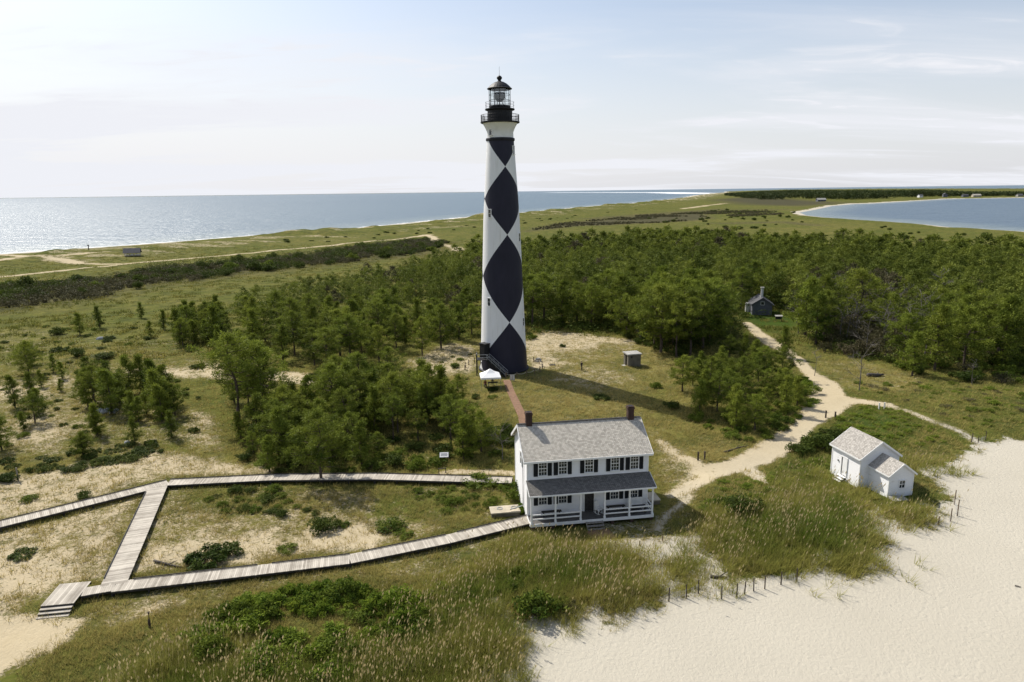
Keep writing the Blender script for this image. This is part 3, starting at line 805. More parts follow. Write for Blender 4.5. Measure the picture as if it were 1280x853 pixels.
# ------------------------------------------------------------------ lighthouse
def checker_mat():
    m, nt, N, L, b = newmat('diamond_paint')
    tc = N.new('ShaderNodeTexCoord'); sx = N.new('ShaderNodeSeparateXYZ'); L.new(tc.outputs['Object'], sx.inputs[0])
    # angle round the tower, zero at the seam that faces the beach
    th = math_node(N, L, 'ARCTAN2', sx.outputs['X'], math_node(N, L, 'MULTIPLY', sx.outputs['Y'], -1.0))
    u = math_node(N, L, 'DIVIDE', math_node(N, L, 'SUBTRACT', th, R_(17.5)), PI)
    a = math_node(N, L, 'ABSOLUTE', math_node(N, L, 'SUBTRACT', math_node(N, L, 'FRACT', math_node(N, L, 'ADD', u, 0.5)), 0.5))
    a = math_node(N, L, 'MULTIPLY', a, 2.0)
    # node heights of the pattern, unequal as on the tower
    v = N.new('ShaderNodeFloatCurve')
    cv = v.mapping.curves[0]
    zs = [(-6.6, 0.0), (9.3, 0.25), (24.65, 0.5), (36.15, 0.75), (46.0, 1.0)]
    cv.points[0].location = ((zs[0][0] + 10) / 60, zs[0][1]); cv.points[1].location = ((zs[4][0] + 10) / 60, zs[4][1])
    for z_, t_ in zs[1:4]: cv.points.new((z_ + 10) / 60, t_)
    for p in cv.points: p.handle_type = 'AUTO'
    v.mapping.update()
    L.new(math_node(N, L, 'DIVIDE', math_node(N, L, 'ADD', sx.outputs['Z'], 10.0), 60.0), v.inputs['Value'])
    fr = math_node(N, L, 'FRACT', math_node(N, L, 'MULTIPLY', v.outputs[0], 4.0))
    d = math_node(N, L, 'SUBTRACT', 1.0, math_node(N, L, 'ABSOLUTE', math_node(N, L, 'MULTIPLY_ADD', fr, 2.0, -1.0)))
    k = math_node(N, L, 'LESS_THAN', a, d)
    no = N.new('ShaderNodeTexNoise'); no.inputs['Scale'].default_value = 0.7; no.inputs['Detail'].default_value = 8; no.inputs['Roughness'].default_value = 0.7
    mp = N.new('ShaderNodeMapping'); mp.inputs['Scale'].default_value = (1, 1, 0.35); L.new(tc.outputs['Object'], mp.inputs[0]); L.new(mp.outputs[0], no.inputs['Vector'])
    wh = mixc(N, L, no.outputs['Fac'], (0.70, 0.70, 0.69), (0.84, 0.84, 0.84))
    bk = mixc(N, L, no.outputs['Fac'], (0.010, 0.010, 0.020), (0.030, 0.029, 0.048))
    ns = N.new('ShaderNodeTexNoise'); ns.inputs['Scale'].default_value = 2.6; ns.inputs['Detail'].default_value = 5
    m2_ = N.new('ShaderNodeMapping'); m2_.inputs['Scale'].default_value = (1, 1, 0.06); L.new(tc.outputs['Object'], m2_.inputs[0]); L.new(m2_.outputs[0], ns.inputs['Vector'])
    sk = N.new('ShaderNodeMapRange'); sk.inputs['From Min'].default_value = 0.56; sk.inputs['From Max'].default_value = 0.76; sk.inputs['To Max'].default_value = 0.5; L.new(ns.outputs['Fac'], sk.inputs['Value'])
    wh = mixc(N, L, sk.outputs[0], wh, (0.52, 0.49, 0.43))
    L.new(mixc(N, L, k, wh, bk), b.inputs['Base Color']); b.inputs['Roughness'].default_value = 0.6; b.inputs['Specular IOR Level'].default_value = 0.25
    br = N.new('ShaderNodeBump'); br.inputs['Strength'].default_value = 0.25; br.inputs['Distance'].default_value = 0.02
    n2 = N.new('ShaderNodeTexNoise'); n2.inputs['Scale'].default_value = 4; L.new(tc.outputs['Object'], n2.inputs['Vector'])
    L.new(n2.outputs['Fac'], br.inputs['Height']); L.new(br.outputs['Normal'], b.inputs['Normal'])
    return m


M['diamonds'] = checker_mat()
M['tower_white'] = mat('tower_white', (0.76, 0.76, 0.75), 0.6, 0.07, 0.8)
M['navy_black'] = mat('navy_black', (0.013, 0.013, 0.019), 0.6, 0.4, 1)
TZ = z1(TX, TY)
lh = thing('lighthouse', 'tall brick lighthouse painted with black and white diamonds', 'lighthouse', (TX, TY, 0))


def tr(z): return float(np.interp(z, [-1, 0, 1.5, 6, 16.5, 27, 31, 40.2, 41], [4.5, 4.42, 4.3, 4.05, 3.62, 3.22, 2.98, 2.36, 2.33]))


MB().lathe([(tr(z), z) for z in np.linspace(-1, 40.55, 84)], 96).build('tower_shaft', M['diamonds'], lh, True)
MB().lathe([(4.46, -1), (4.62, -0.6), (4.62, 0.25), (4.5, 0.32), (4.40, 0.34)], 64).build('foundation', M['navy_black'], lh)
MB().lathe([(2.30, 40.45), (2.46, 40.5), (2.50, 40.62), (2.50, 40.85), (2.44, 40.95), (2.26, 40.99)], 64).build('belt_course', M['navy_black'], lh)
MB().lathe([(2.27, 40.97), (2.26, 41.95), (2.42, 42.35), (2.66, 42.85), (2.95, 43.3), (3.02, 43.42)], 64).build('neck', M['tower_white'], lh, True)
MB().lathe([(2.2, 43.35), (3.22, 43.40), (3.36, 43.48), (3.36, 43.66), (2.1, 43.70)], 64).build('gallery_deck', M['black_iron'], lh)


def railing(r, z0, z1_, npost, nbal, pr_, rails, name, parent, rod=0.022):
    mb = MB()
    for k in range(npost):
        t = 2 * PI * (k + 0.5) / npost; mb.tube([(r * math.cos(t), r * math.sin(t), z0), (r * math.cos(t), r * math.sin(t), z1_)], pr_, 6)
    for k in range(nbal):
        t = 2 * PI * k / nbal; mb.tube([(r * math.cos(t), r * math.sin(t), z0), (r * math.cos(t), r * math.sin(t), z1_ - 0.04)], rod, 4)
    for z in rails:
        mb.tube([(r * math.cos(2 * PI * k / 48), r * math.sin(2 * PI * k / 48), z) for k in range(49)], pr_ * 0.8, 5, False)
    return mb.build(name, M['black_iron'], parent)


railing(3.27, 43.66, 44.78, 16, 64, 0.045, (44.76, 44.3, 43.85), 'gallery_railing', lh)
MB().lathe([(2.13, 43.7), (2.13, 45.45), (2.2, 45.5), (2.5, 45.56), (2.54, 45.62), (2.54, 45.76), (1.8, 45.78)], 48).build('watch_room', M['black_iron'], lh)
railing(2.44, 45.76, 46.86, 12, 0, 0.028, (46.84, 46.3), 'upper_railing', lh)
MB().lathe([(1.78, 45.78), (1.84, 46.0), (1.84, 46.25), (1.7, 46.27)], 32).build('lantern_base', M['black_iron'], lh)
mb = MB(); nP = 12
for k in range(nP):
    t = 2 * PI * k / nP; mb.tube([(1.80 * math.cos(t), 1.80 * math.sin(t), 46.2), (1.80 * math.cos(t), 1.80 * math.sin(t), 49.0)], 0.04, 4)
for z in (46.25, 47.15, 48.05, 48.9):
    mb.tube([(1.80 * math.cos(2 * PI * k / nP), 1.80 * math.sin(2 * PI * k / nP), z) for k in range(nP + 1)], 0.035, 4, False)
mb.build('lantern_frame', M['black_iron'], lh)
MB().lathe([(1.76, 46.25), (1.76, 48.98)], nP).build('lantern_glass', M['lantern_glass'], lh)
ln = MB().lathe([(0.0, 46.9), (0.42, 46.95), (0.75, 47.3), (0.95, 47.8), (0.98, 48.2), (0.80, 48.45), (0.0, 48.5)], 20).build('beacon_lens', M['lens_glass'], lh, True)
mb = MB()
for t in (0.4, 2.5, 4.6): mb.tube([(0.75 * math.cos(t), 0.75 * math.sin(t), 46.0), (0.42 * math.cos(t), 0.42 * math.sin(t), 47.0)], 0.06, 5)
for k in range(8):
    t = 2 * PI * k / 8; mb.tube([(1.02 * math.cos(t), 1.02 * math.sin(t), 47.3), (1.2 * math.cos(t + .2), 1.2 * math.sin(t + .2), 48.75)], 0.035, 4)
mb.build('lens_stand', M['black_iron'], ln)
MB().lathe([(1.78, 48.9), (2.1, 48.96), (2.14, 49.06), (1.98, 49.16), (1.72, 49.45), (1.28, 49.82), (0.72, 50.12), (0.34, 50.22), (0.26, 50.4), (0.30, 50.5), (0.0, 50.52)], 24).build('lantern_roof', M['black_iron'], lh)
MB().lathe([(0.0, 50.4), (0.26, 50.45), (0.44, 50.65), (0.46, 50.85), (0.32, 51.05), (0.14, 51.15), (0.0, 51.18)], 16).build('ventilator_ball', M['black_iron'], lh, True)
MB().tube([(0, 0, 51.1), (0, 0, 52.6)], [0.035, 0.02], 5).build('lightning_rod', M['grey_metal'], lh)


def tower_window(z, deg, w=0.62, h=1.35):
    r = tr(z) if z < 41 else 2.27
    if z > 41.3: r = 2.33
    f = MB(); t = R_(deg)
    def Lp(a, bb, c): return Vector((math.sin(t) * (r + bb) + math.cos(t) * a, -math.cos(t) * (r + bb) + math.sin(t) * a, z + c))
    rot = Matrix.Rotation(t, 3, 'Z')
    for sx_ in (-1, 1): f.box(Lp(sx_ * w * 0.52, -0.02, 0), (0.09, 0.22, h), mtx=rot)
    f.box(Lp(0, -0.02, h / 2 + 0.03), (w + 0.2, 0.24, 0.09), mtx=rot); f.box(Lp(0, 0.02, -h / 2 - 0.05), (w + 0.26, 0.34, 0.10), mtx=rot)
    f.box(Lp(0, 0.0, 0.02), (w, 0.12, 0.05), mtx=rot)
    fo = f.build('window', M['trim_white'], lh)
    MB().box(Lp(0, -0.05, 0), (w - 0.02, 0.2, h), mtx=rot).build('pane', M['window_glass'], fo)


for zz_, dg in ((42.05, -43), (28.3, -39), (12.9, -39), (38.9, 66), (24.1, 68), (9.0, 68)): tower_window(zz_, dg)

# entry porch and its stair on the west side
ta = R_(-46); rb = tr(3)
ex, ey = math.sin(ta), -math.cos(ta)
po = MB()
rot = Matrix.Rotation(ta, 3, 'Z')
pc = Vector((ex * (rb + 0.35), ey * (rb + 0.35), 0))
po.box(pc + Vector((0, 0, 4.15)), (1.45, 1.3, 2.5), mtx=rot)
po.box(pc + Vector((0, 0, 5.45)), (1.65, 1.5, 0.14), mtx=rot)
pp = po.build('entry_porch', M['black_iron'], lh)
MB().box(pc + Vector((ex * 0.66, ey * 0.66, 3.95)), (0.95, 0.06, 1.95), mtx=rot).build('door', M['dark_wood'], pp)

st = thing('entry_staircase', 'dark iron stair with grey handrails climbing to the lighthouse door', 'staircase', (TX, TY, 0))
lx0, lx1, ly0, ly1 = -4.75, -2.55, -5.05, -3.3
dk_ = MB(); dk_.box(((lx0 + lx1) / 2, (ly0 + ly1) / 2, 2.82), (lx1 - lx0, ly1 - ly0, 0.12)); dk_.build('landing', M['black_iron'], st)
for a_, b_ in ((lx0, ly0), (lx0, ly1), (lx1, ly0)): MB().box((a_, b_, 1.9), (0.16, 0.16, 4.0)).build('support_post', M['dark_wood'], st)
s0 = Vector((-2.7, -4.65, 2.82)); s1 = Vector((0.55, -6.1, 0.05)); dxy = (s1 - s0); dxy.z = 0; dirx = dxy.normalized(); sdx = Vector((-dirx.y, dirx.x, 0)) * 0.55
mb = MB(); ntr = 15
for k in range(ntr): mb.bar(s0.lerp(s1, (k + .5) / ntr) - sdx, s0.lerp(s1, (k + .5) / ntr) + sdx, 0.26, 0.04)
for sg in (-1, 1): mb.bar(s0 + sdx * sg, s1 + sdx * sg, 0.06, 0.28)
mb.build('stair_flight', M['black_iron'], st)
mb = MB()
for sg in (-1, 1):
    for zo in (0.95, 0.5): mb.tube([s0 + sdx * sg + Vector((0, 0, zo)), s1 + sdx * sg + Vector((0, 0, zo))], 0.045, 6)
    for k in range(5): p = s0.lerp(s1, k / 4) + sdx * sg; mb.tube([p, p + Vector((0, 0, 0.98))], 0.035, 5)
for z in (3.3, 3.8): mb.tube([(lx1, ly0, z), (lx0, ly0, z), (lx0, ly1, z)], 0.05, 6)
mb.build('handrail', M['grey_metal'], st)

# ------------------------------------------------------------------ house building kit
def gable_wall(mb, x0, x1, y0, y1, z0, ze, zr):
    ym = (y0 + y1) / 2
    vs = [(x0, y0, z0), (x1, y0, z0), (x1, y1, z0), (x0, y1, z0), (x0, y0, ze), (x1, y0, ze), (x1, y1, ze), (x0, y1, ze), (x0, ym, zr), (x1, ym, zr)]
    return mb.add(vs, [(0, 1, 5, 4), (2, 3, 7, 6), (1, 2, 6, 9, 5), (3, 0, 4, 8, 7), (3, 2, 1, 0), (4, 5, 9, 8), (6, 7, 8, 9)])


def gable_roof(mb, x0, x1, y0, y1, ze, zr, o=0.3, ov=0.3, th=0.12):
    ym = (y0 + y1) / 2; k = (zr - ze) / (ym - y0); up = 0.06
    mb.sheet((x0 - ov, y0 - o, ze - o * k + up), (x1 + ov, y0 - o, ze - o * k + up), (x1 + ov, ym, zr + up), (x0 - ov, ym, zr + up), th)
    mb.sheet((x1 + ov, y1 + o, ze - o * k + up), (x0 - ov, y1 + o, ze - o * k + up), (x0 - ov, ym + 0.002, zr + up), (x1 + ov, ym + 0.002, zr + up), th)
    return mb


def gable_trim(mb, x0, x1, y0, y1, ze, zr, o=0.3, ov=0.3, w=0.16, th=0.12):
    ym = (y0 + y1) / 2; k = (zr - ze) / (ym - y0)
    for x in (x0 - ov - 0.022, x1 + ov + 0.022):
        mb.bar((x, y0 - o, ze - o * k - 0.05), (x, ym, zr - 0.05), 0.04, w + 0.06); mb.bar((x, y1 + o, ze - o * k - 0.05), (x, ym, zr - 0.05), 0.04, w + 0.06)
    for y in (y0 - o - 0.025, y1 + o + 0.025): mb.box(((x0 + x1) / 2, y, ze - o * k - 0.02), (x1 - x0 + 2 * ov, 0.045, w))
    return mb


def sash_window(parent, x, y, z, w, h, shutters=True, ny=-1, lights=(3, 4)):
    """sash window in a wall that faces ny along Y; frame with glazing bars > pane"""
    f = MB(); t = 0.07; d = ny * 0.05
    for s in (-1, 1): f.box((x + s * (w / 2 + t / 2), y + d, z), (t, 0.12, h + 2 * t))
    f.box((x, y + d, z + h / 2 + t / 2), (w, 0.12, t)); f.box((x, y + d * 1.5, z - h / 2 - t / 2), (w + 0.2, 0.18, t))
    f.box((x, y + ny * 0.035, z), (w, 0.05, 0.06))
    for k in range(1, lights[0]): f.box((x - w / 2 + w * k / lights[0], y + ny * 0.032, z), (0.028, 0.03, h))
    for k in range(1, lights[1]):
        if k * 2 != lights[1]: f.box((x, y + ny * 0.031, z - h / 2 + h * k / lights[1]), (w, 0.03, 0.028))
    fo = f.build('window', M['trim_white'], parent)
    MB().box((x, y + ny * 0.012, z), (w, 0.02, h)).build('pane', M['window_glass'], fo)
    if shutters:
        for s in (-1, 1):
            sh = MB(); cx = x + s * (w / 2 + t + 0.235)
            for e in (-1, 1): sh.box((cx + e * 0.185, y + ny * 0.045, z), (0.05, 0.06, h + 0.16))
            for zz in (-h / 2 - 0.05, 0, h / 2 + 0.05): sh.box((cx, y + ny * 0.045, z + zz), (0.32, 0.055, 0.07))
            nsl = 16
            for k in range(nsl):
                sh.box((cx, y + ny * 0.035, z - h / 2 + h * (k + .5) / nsl), (0.32, 0.02, h / nsl * 0.7), mtx=Matrix.Rotation(0.5 * -ny, 3, 'X'))
            sh.box((cx, y + ny * 0.012, z), (0.34, 0.02, h + .1))
            sh.build('shutter', M['dark_shutter'], parent)


def corner_boards(parent, pts, z0, z1_, w=0.14):
    for x, y in pts: MB().box((x, y, (z0 + z1_) / 2), (w, w, z1_ - z0)).build('corner_board', M['trim_white'], parent)


# ------------------------------------------------------------------ keepers' house
HL, HD, ZE, ZR, ZF = 12.3, 7.4, 6.62, 8.85, 0.70
hs = thing('keepers_house', "white two storey keepers' house with dark shutters and a full porch", 'house', (HX, HY, 0), HYAW)
wl = gable_wall(MB(), 0, HL, 0, HD, 0.15, ZE, ZR).build('wall', M['clapboard'], hs)
corner_boards(wl, ((0.05, 0.05), (HL - 0.05, 0.05), (0.05, HD - 0.05), (HL - 0.05, HD - 0.05)), 0.2, ZE - 0.02, 0.17)
rf = gable_roof(MB(), 0, HL, 0, HD, ZE, ZR, 0.38, 0.34).build('roof', M['shingles'], hs)
gable_trim(MB(), 0, HL, 0, HD, ZE, ZR, 0.38, 0.34, 0.2).build('eave_board', M['trim_white'], rf)
MB().box((HL / 2, HD / 2, ZR + 0.10), (HL + 0.66, 0.26, 0.05)).build('ridge_cap', M['dark_wood'], rf)
for cx in (0.85, HL - 0.75):
    c = MB(); c.box((cx, HD / 2, ZR + 0.3), (0.62, 0.62, 1.7)); c.box((cx, HD / 2, ZR + 1.12), (0.74, 0.74, 0.16)); c.box((cx, HD / 2, ZR + 1.26), (0.66, 0.66, 0.14))
    co_ = c.build('chimney', M['chimney_brick'], hs)
    MB().box((cx, HD / 2, ZR + 1.335), (0.34, 0.34, 0.02)).build('flue', M['black_iron'], co_)
for cx in (1.55, 3.55, 6.2, 8.85, 10.85): sash_window(hs, cx, 0, 5.55, 0.78, 1.40)
for cx in (1.55, 3.55, 8.85, 10.85): sash_window(hs, cx, 0, 2.52, 0.78, 1.45)
f = MB(); dx = 6.25
for s in (-1, 1): f.box((dx + s * 0.53, -0.05, ZF + 1.1), (0.1, 0.12, 2.2))
f.box((dx, -0.05, ZF + 2.25), (1.16, 0.12, 0.12)); fo = f.build('door_frame', M['trim_white'], hs)
d = MB(); d.box((dx, -0.015, ZF + 1.1), (0.96, 0.03, 2.18))
for a_ in (-1, 1):
    for z in (0.6, 1.6): d.box((dx + a_ * 0.22, -0.035, ZF + z), (0.3, 0.02, 0.75))
d.build('door', M['dark_wood'], fo)
# small windows in the west gable wall
for yy, zz_ in ((3.2, 5.5),):
    g = MB()
    for s in (-1, 1): g.box((-0.05, yy + s * 0.42, zz_), (0.1, 0.07, 1.4))
    for s in (-1, 1): g.box((-0.05, yy, zz_ + s * 0.72), (0.1, 0.95, 0.07))
    g.box((-0.04, yy, zz_), (0.06, 0.8, 0.05)); g.box((-0.035, yy, zz_), (0.04, 0.035, 1.38))
    go = g.build('window', M['trim_white'], hs); MB().box((-0.012, yy, zz_), (0.02, 0.78, 1.38)).build('pane', M['window_glass'], go)
dp = MB(); dp.tube([(-0.12, 1.7, ZE - 0.2), (-0.12, 1.7, 1.0), (-1.5, 1.5, 0.75)], 0.06, 6); dp.build('downpipe', M['grey_metal'], hs)
# porch
PD, ZP, ZT = 1.85, 3.45, 4.42
mb = MB(); mb.box((HL / 2, -PD / 2 - 0.02, ZF - 0.06), (HL, PD, 0.12)); mb.build('porch_floor', M['porch_floor'], hs)
mb = MB(); mb.box((HL / 2, -PD - 0.06, ZF - 0.14), (HL + 0.04, 0.05, 0.30)); mb.box((-0.03, -PD / 2, ZF - 0.14), (0.05, PD, 0.30)); mb.box((HL + 0.03, -PD / 2, ZF - 0.14), (0.05, PD, 0.30))
mb.build('porch_skirt', M['trim_white'], hs)
for k in range(7): MB().box((0.2 + k * (HL - 0.4) / 6, -PD + 0.1, 0.15), (0.3, 0.3, 0.9)).build('pier', M['chimney_brick'], hs)
px_ = (0.1, 2.45, 4.95, 7.35, 9.85, HL - 0.1)
for x in px_:
    p = MB(); p.box((x, -PD + 0.08, (ZF + ZP) / 2), (0.15, 0.15, ZP - ZF)); p.box((x, -PD + 0.08, ZF + 0.08), (0.2, 0.2, 0.16)); p.box((x, -PD + 0.08, ZP - 0.06), (0.2, 0.2, 0.1))
    p.build('porch_post', M['trim_white'], hs)
for i, (a_, b_) in enumerate(((0, 1), (1, 2), (3, 4), (4, 5))):
    r_ = MB()
    for z in (0.42, 0.86): r_.box(((px_[a_] + px_[b_]) / 2, -PD + 0.08, ZF + z), (px_[b_] - px_[a_] - 0.15, 0.07, 0.12))
    r_.build('porch_rail', M['trim_white'], hs)
for x in (0.1, HL - 0.1):
    r_ = MB()
    for z in (0.42, 0.86): r_.box((x, -PD / 2, ZF + z), (0.07, PD - 0.3, 0.12))
    if x > 1: r_.build('porch_rail', M['trim_white'], hs)
mb = MB(); mb.box((HL / 2, -PD + 0.08, ZP + 0.09), (HL + 0.1, 0.16, 0.2)); mb.box((0.06, -PD / 2 + 0.06, ZP + 0.09), (0.12, PD - 0.16, 0.2)); mb.box((HL - 0.06, -PD / 2 + 0.06, ZP + 0.09), (0.12, PD - 0.16, 0.2))
mb.build('porch_beam', M['trim_white'], hs)
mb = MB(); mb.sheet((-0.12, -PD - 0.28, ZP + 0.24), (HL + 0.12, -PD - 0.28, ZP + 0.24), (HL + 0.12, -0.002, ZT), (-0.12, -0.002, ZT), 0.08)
pr_ = mb.build('porch_roof', M['shingles_shaded'], hs)
mb = MB(); mb.box((HL / 2, -PD - 0.305, ZP + 0.18), (HL + 0.24, 0.04, 0.14))
for x in (-0.15, HL + 0.15): mb.bar((x, -PD - 0.28, ZP + 0.17), (x, -0.05, ZT - 0.07), 0.04, 0.16)
mb.build('eave_board', M['trim_white'], pr_)
mb = MB(); mb.box((HL / 2, -PD / 2, ZP + 0.17), (HL - 0.3, PD - 0.2, 0.03)); mb.build('porch_ceiling', M['trim_white'], hs)
mb = MB()
for k in range(3): mb.box((dx, -PD - 0.28 - 0.3 * k, ZF - 0.22 - 0.2 * k), (1.75, 0.32, 0.06))
for s in (-1, 1): mb.bar((dx + s * 0.8, -PD - 0.1, ZF - 0.22), (dx + s * 0.8, -PD - 1.05, -0.05), 0.06, 0.2)
mb.build('porch_steps', M['grey_wood'], hs)
HM = Matrix.Translation((HX, HY, 0)) @ Matrix.Rotation(HYAW, 4, 'Z')


def onporch(x, y, z=ZF): return HM @ Vector((x, y, z))


def bench(name, label, x, y, w, mt):
    t = thing(name, label, 'bench', onporch(x, y), HYAW, 'benches on the porch')
    MB().box((0, 0, 0.45), (w, 0.36, 0.06)).build('seat', mt, t)
    for s in (-1, 1):
        g = MB(); g.box((s * (w / 2 - 0.2), -0.02, 0.21), (0.07, 0.30, 0.42)); g.build('leg', mt, t)


bench('porch_bench', 'long dark bench under the porch windows beside the boardwalk', 2.35, -0.4, 2.0, M['dark_wood'])
bench('porch_bench', 'dark bench on the porch beside the white rocking chair', 8.9, -0.4, 1.9, M['dark_wood'])
t = thing('rocking_chair', 'white rocking chair standing by the open porch doorway', 'chair', onporch(7.05, -0.75), HYAW + 0.5)
MB().box((0, 0, 0.42), (0.52, 0.48, 0.05)).build('seat', M['trim_white'], t)
g = MB()
for k in range(6): g.bar((-0.22 + 0.088 * k, 0.22, 0.44), (-0.22 + 0.088 * k, 0.36, 1.12), 0.06, 0.025, (0, 1, 0))
g.box((0, 0.37, 1.14), (0.54, 0.04, 0.1)); g.build('backrest', M['trim_white'], t)
for s in (-1, 1):
    MB().tube([(s * 0.25, -0.45, 0.10), (s * 0.25, -0.2, 0.03), (s * 0.25, 0.1, 0.02), (s * 0.25, 0.45, 0.12)], 0.025, 5).build('rocker', M['trim_white'], t)
    for y in (-0.2, 0.2): MB().box((s * 0.25, y, 0.23), (0.045, 0.045, 0.4)).build('leg', M['trim_white'], t)
    g = MB(); g.box((s * 0.29, 0.02, 0.66), (0.08, 0.52, 0.03)); g.box((s * 0.27, -0.2, 0.54), (0.04, 0.04, 0.24)); g.build('armrest', M['trim_white'], t)
t = thing('porch_swing', 'white slatted settee at the east end of the porch', 'settee', onporch(10.9, -0.62), HYAW)
MB().box((0, 0, 0.43), (1.5, 0.5, 0.05)).build('seat', M['trim_white'], t)
g = MB()
for k in range(13): g.box((-0.72 + 0.12 * k, 0.25, 0.8), (0.085, 0.03, 0.68))
g.box((0, 0.25, 1.15), (1.56, 0.05, 0.09)); g.box((0, 0.25, 0.5), (1.56, 0.05, 0.07)); g.build('backrest', M['trim_white'], t)
for s in (-1, 1):
    for y in (-0.2, 0.2): MB().box((s * 0.7, y, 0.21), (0.06, 0.06, 0.42)).build('leg', M['trim_white'], t)
t = thing('porch_table', 'small dark table by the east porch rail', 'table', onporch(11.0, -1.35), HYAW)
MB().box((0, 0, 0.74), (1.35, 0.5, 0.05)).build('tabletop', M['dark_wood'], t)
for s in (-1, 1):
    for y in (-0.18, 0.18): MB().box((s * 0.58, y, 0.36), (0.07, 0.07, 0.72)).build('leg', M['dark_wood'], t)


def cistern(label, cx, cy, w, d, h, mt, ring):
    p = HM @ Vector((cx, cy, 0)); t = thing('cistern', label, 'cistern', (p.x, p.y, 0), HYAW, 'cisterns beside the house')
    MB().box((0, 0, h / 2 - 0.25), (w - 0.12, d - 0.12, h + 0.3)).build('base', M['grey_concrete'], t)
    MB().box((0, 0, h - 0.04), (w, d, 0.12)).build('slab', mt, t)
    for x in ring:
        g = MB().lathe([(0.30, h + 0.02), (0.30, h + 0.07), (0.22, h + 0.07), (0.22, h + 0.03)], 16, (x, 0.15, 0)); g.build('hatch', M['grey_metal'], t)


cistern('pale concrete cistern slab with round hatches beside the west wall', -1.95, 2.1, 3.0, 1.55, 0.55, M['concrete'], (-0.5, 0.95))
cistern('pale concrete cistern slab lying east of the house', HL + 1.0, 2.2, 1.9, 1.9, 0.6, M['concrete'], ())

# brick apron and walk
ap = poly([(727, 663), (760, 661), (775, 672), (764, 685), (735, 681)])


def drape(name, pts, w, mt, dz=0.03, step=0.7):
    P = [Vector(p) for p in pts]; vs = []; fs = []
    seq = []
    for i in range(len(P) - 1):
        n = max(1, int((P[i + 1] - P[i]).length / step))
        seq += [P[i].lerp(P[i + 1], k / n) for k in range(n)]
    seq.append(P[-1])
    for i, p in enumerate(seq):
        d = (seq[min(i + 1, len(seq) - 1)] - seq[max(i - 1, 0)]).normalized(); s = Vector((-d.y, d.x)) * w / 2
        for k in (-1, 1):
            q_ = Vector((p.x, p.y)) + s * k
            z = max(z1(q_.x, q_.y), z1(p.x, p.y)) + dz
            vs += [(q_.x, q_.y, z), (q_.x, q_.y, z - 0.3)]
    for i in range(len(seq) - 1):
        a = 4 * i; b = a + 4
        fs += [(a, b, b + 2, a + 2)[::-1], (a, a + 1, b + 1, b), (a + 2, b + 2, b + 3, a + 3)]
    return structure(MB().add(vs, fs).build(name, mt))


w0 = [Vector(G(633, 476)[:2]), Vector(G(640, 494)[:2]), Vector(G(653, 521)[:2]), (HM @ Vector((2.2, HD + 1.2, 0))).xy]
drape('brick_path', w0, 1.25, M['path_brick'], 0.06)
c0 = HM @ Vector((dx, -PD - 1.1, 0)); c1_ = HM @ Vector((dx + 0.25, -PD - 3.3, 0))
drape('brick_apron', [c0.xy, c1_.xy], 2.3, M['path_brick'], 0.03)

# ------------------------------------------------------------------ summer kitchen: two joined volumes
OM = Matrix.Translation((OX, OY, 0)) @ Matrix.Rotation(OYAW, 4, 'Z')
ok = thing('outbuilding', 'small white two part outbuilding with brown shingle roofs by the beach', 'outbuilding', (OX, OY, 0), OYAW)
L1, D1, E1, R1 = 4.55, 4.75, 3.55, 5.2
L2, D2, B2, E2, R2 = 2.95, 2.95, 1.15, 2.75, 3.85
gable_wall(MB(), 0, L1, 0, D1, -0.3, E1, R1).build('main_wall', M['clapboard_worn'], ok)
gable_wall(MB(), L1, L1 + L2, B2, B2 + D2, -0.6, E2, R2).build('annex_wall', M['clapboard_worn'], ok)
corner_boards(ok, ((0.03, 0.03), (L1 - 0.03, 0.03), (L1 - 0.03, D1 - 0.03), (0.03, D1 - 0.03)), -0.2, E1 - 0.02, 0.13)
corner_boards(ok, ((L1 + L2 - 0.03, B2 + 0.03), (L1 + L2 - 0.03, B2 + D2 - 0.03)), -0.5, E2 - 0.02, 0.13)
r1 = gable_roof(MB(), 0, L1, 0, D1, E1, R1, 0.24, 0.2).build('main_roof', M['shingles_brown'], ok)
gable_trim(MB(), 0, L1, 0, D1, E1, R1, 0.24, 0.2, 0.15).build('eave_board', M['trim_white'], r1)
mb = MB(); k2 = (R2 - E2) / (D2 / 2); ym = B2 + D2 / 2; xa, xb = L1 + 0.01, L1 + L2 + 0.2
mb.sheet((xa, B2 - 0.22, E2 - 0.22 * k2 + .06), (xb, B2 - 0.22, E2 - 0.22 * k2 + .06), (xb, ym, R2 + .06), (xa, ym, R2 + .06), 0.1)
mb.sheet((xb, B2 + D2 + 0.22, E2 - 0.22 * k2 + .06), (xa, B2 + D2 + 0.22, E2 - 0.22 * k2 + .06), (xa, ym + .002, R2 + .06), (xb, ym + .002, R2 + .06), 0.1)
r2 = mb.build('annex_roof', M['shingles_brown'], ok)
mb = MB(); x = xb + 0.022
for y, e in ((B2 - 0.22, -1), (B2 + D2 + 0.22, 1)):
    mb.bar((x, y, E2 - 0.22 * k2 - 0.04), (x, ym, R2 - 0.04), 0.04, 0.18); mb.box(((xa + xb) / 2, y + e * 0.022, E2 - 0.22 * k2 - 0.01), (xb - xa, 0.04, 0.13))
mb.build('eave_board', M['trim_white'], r2)
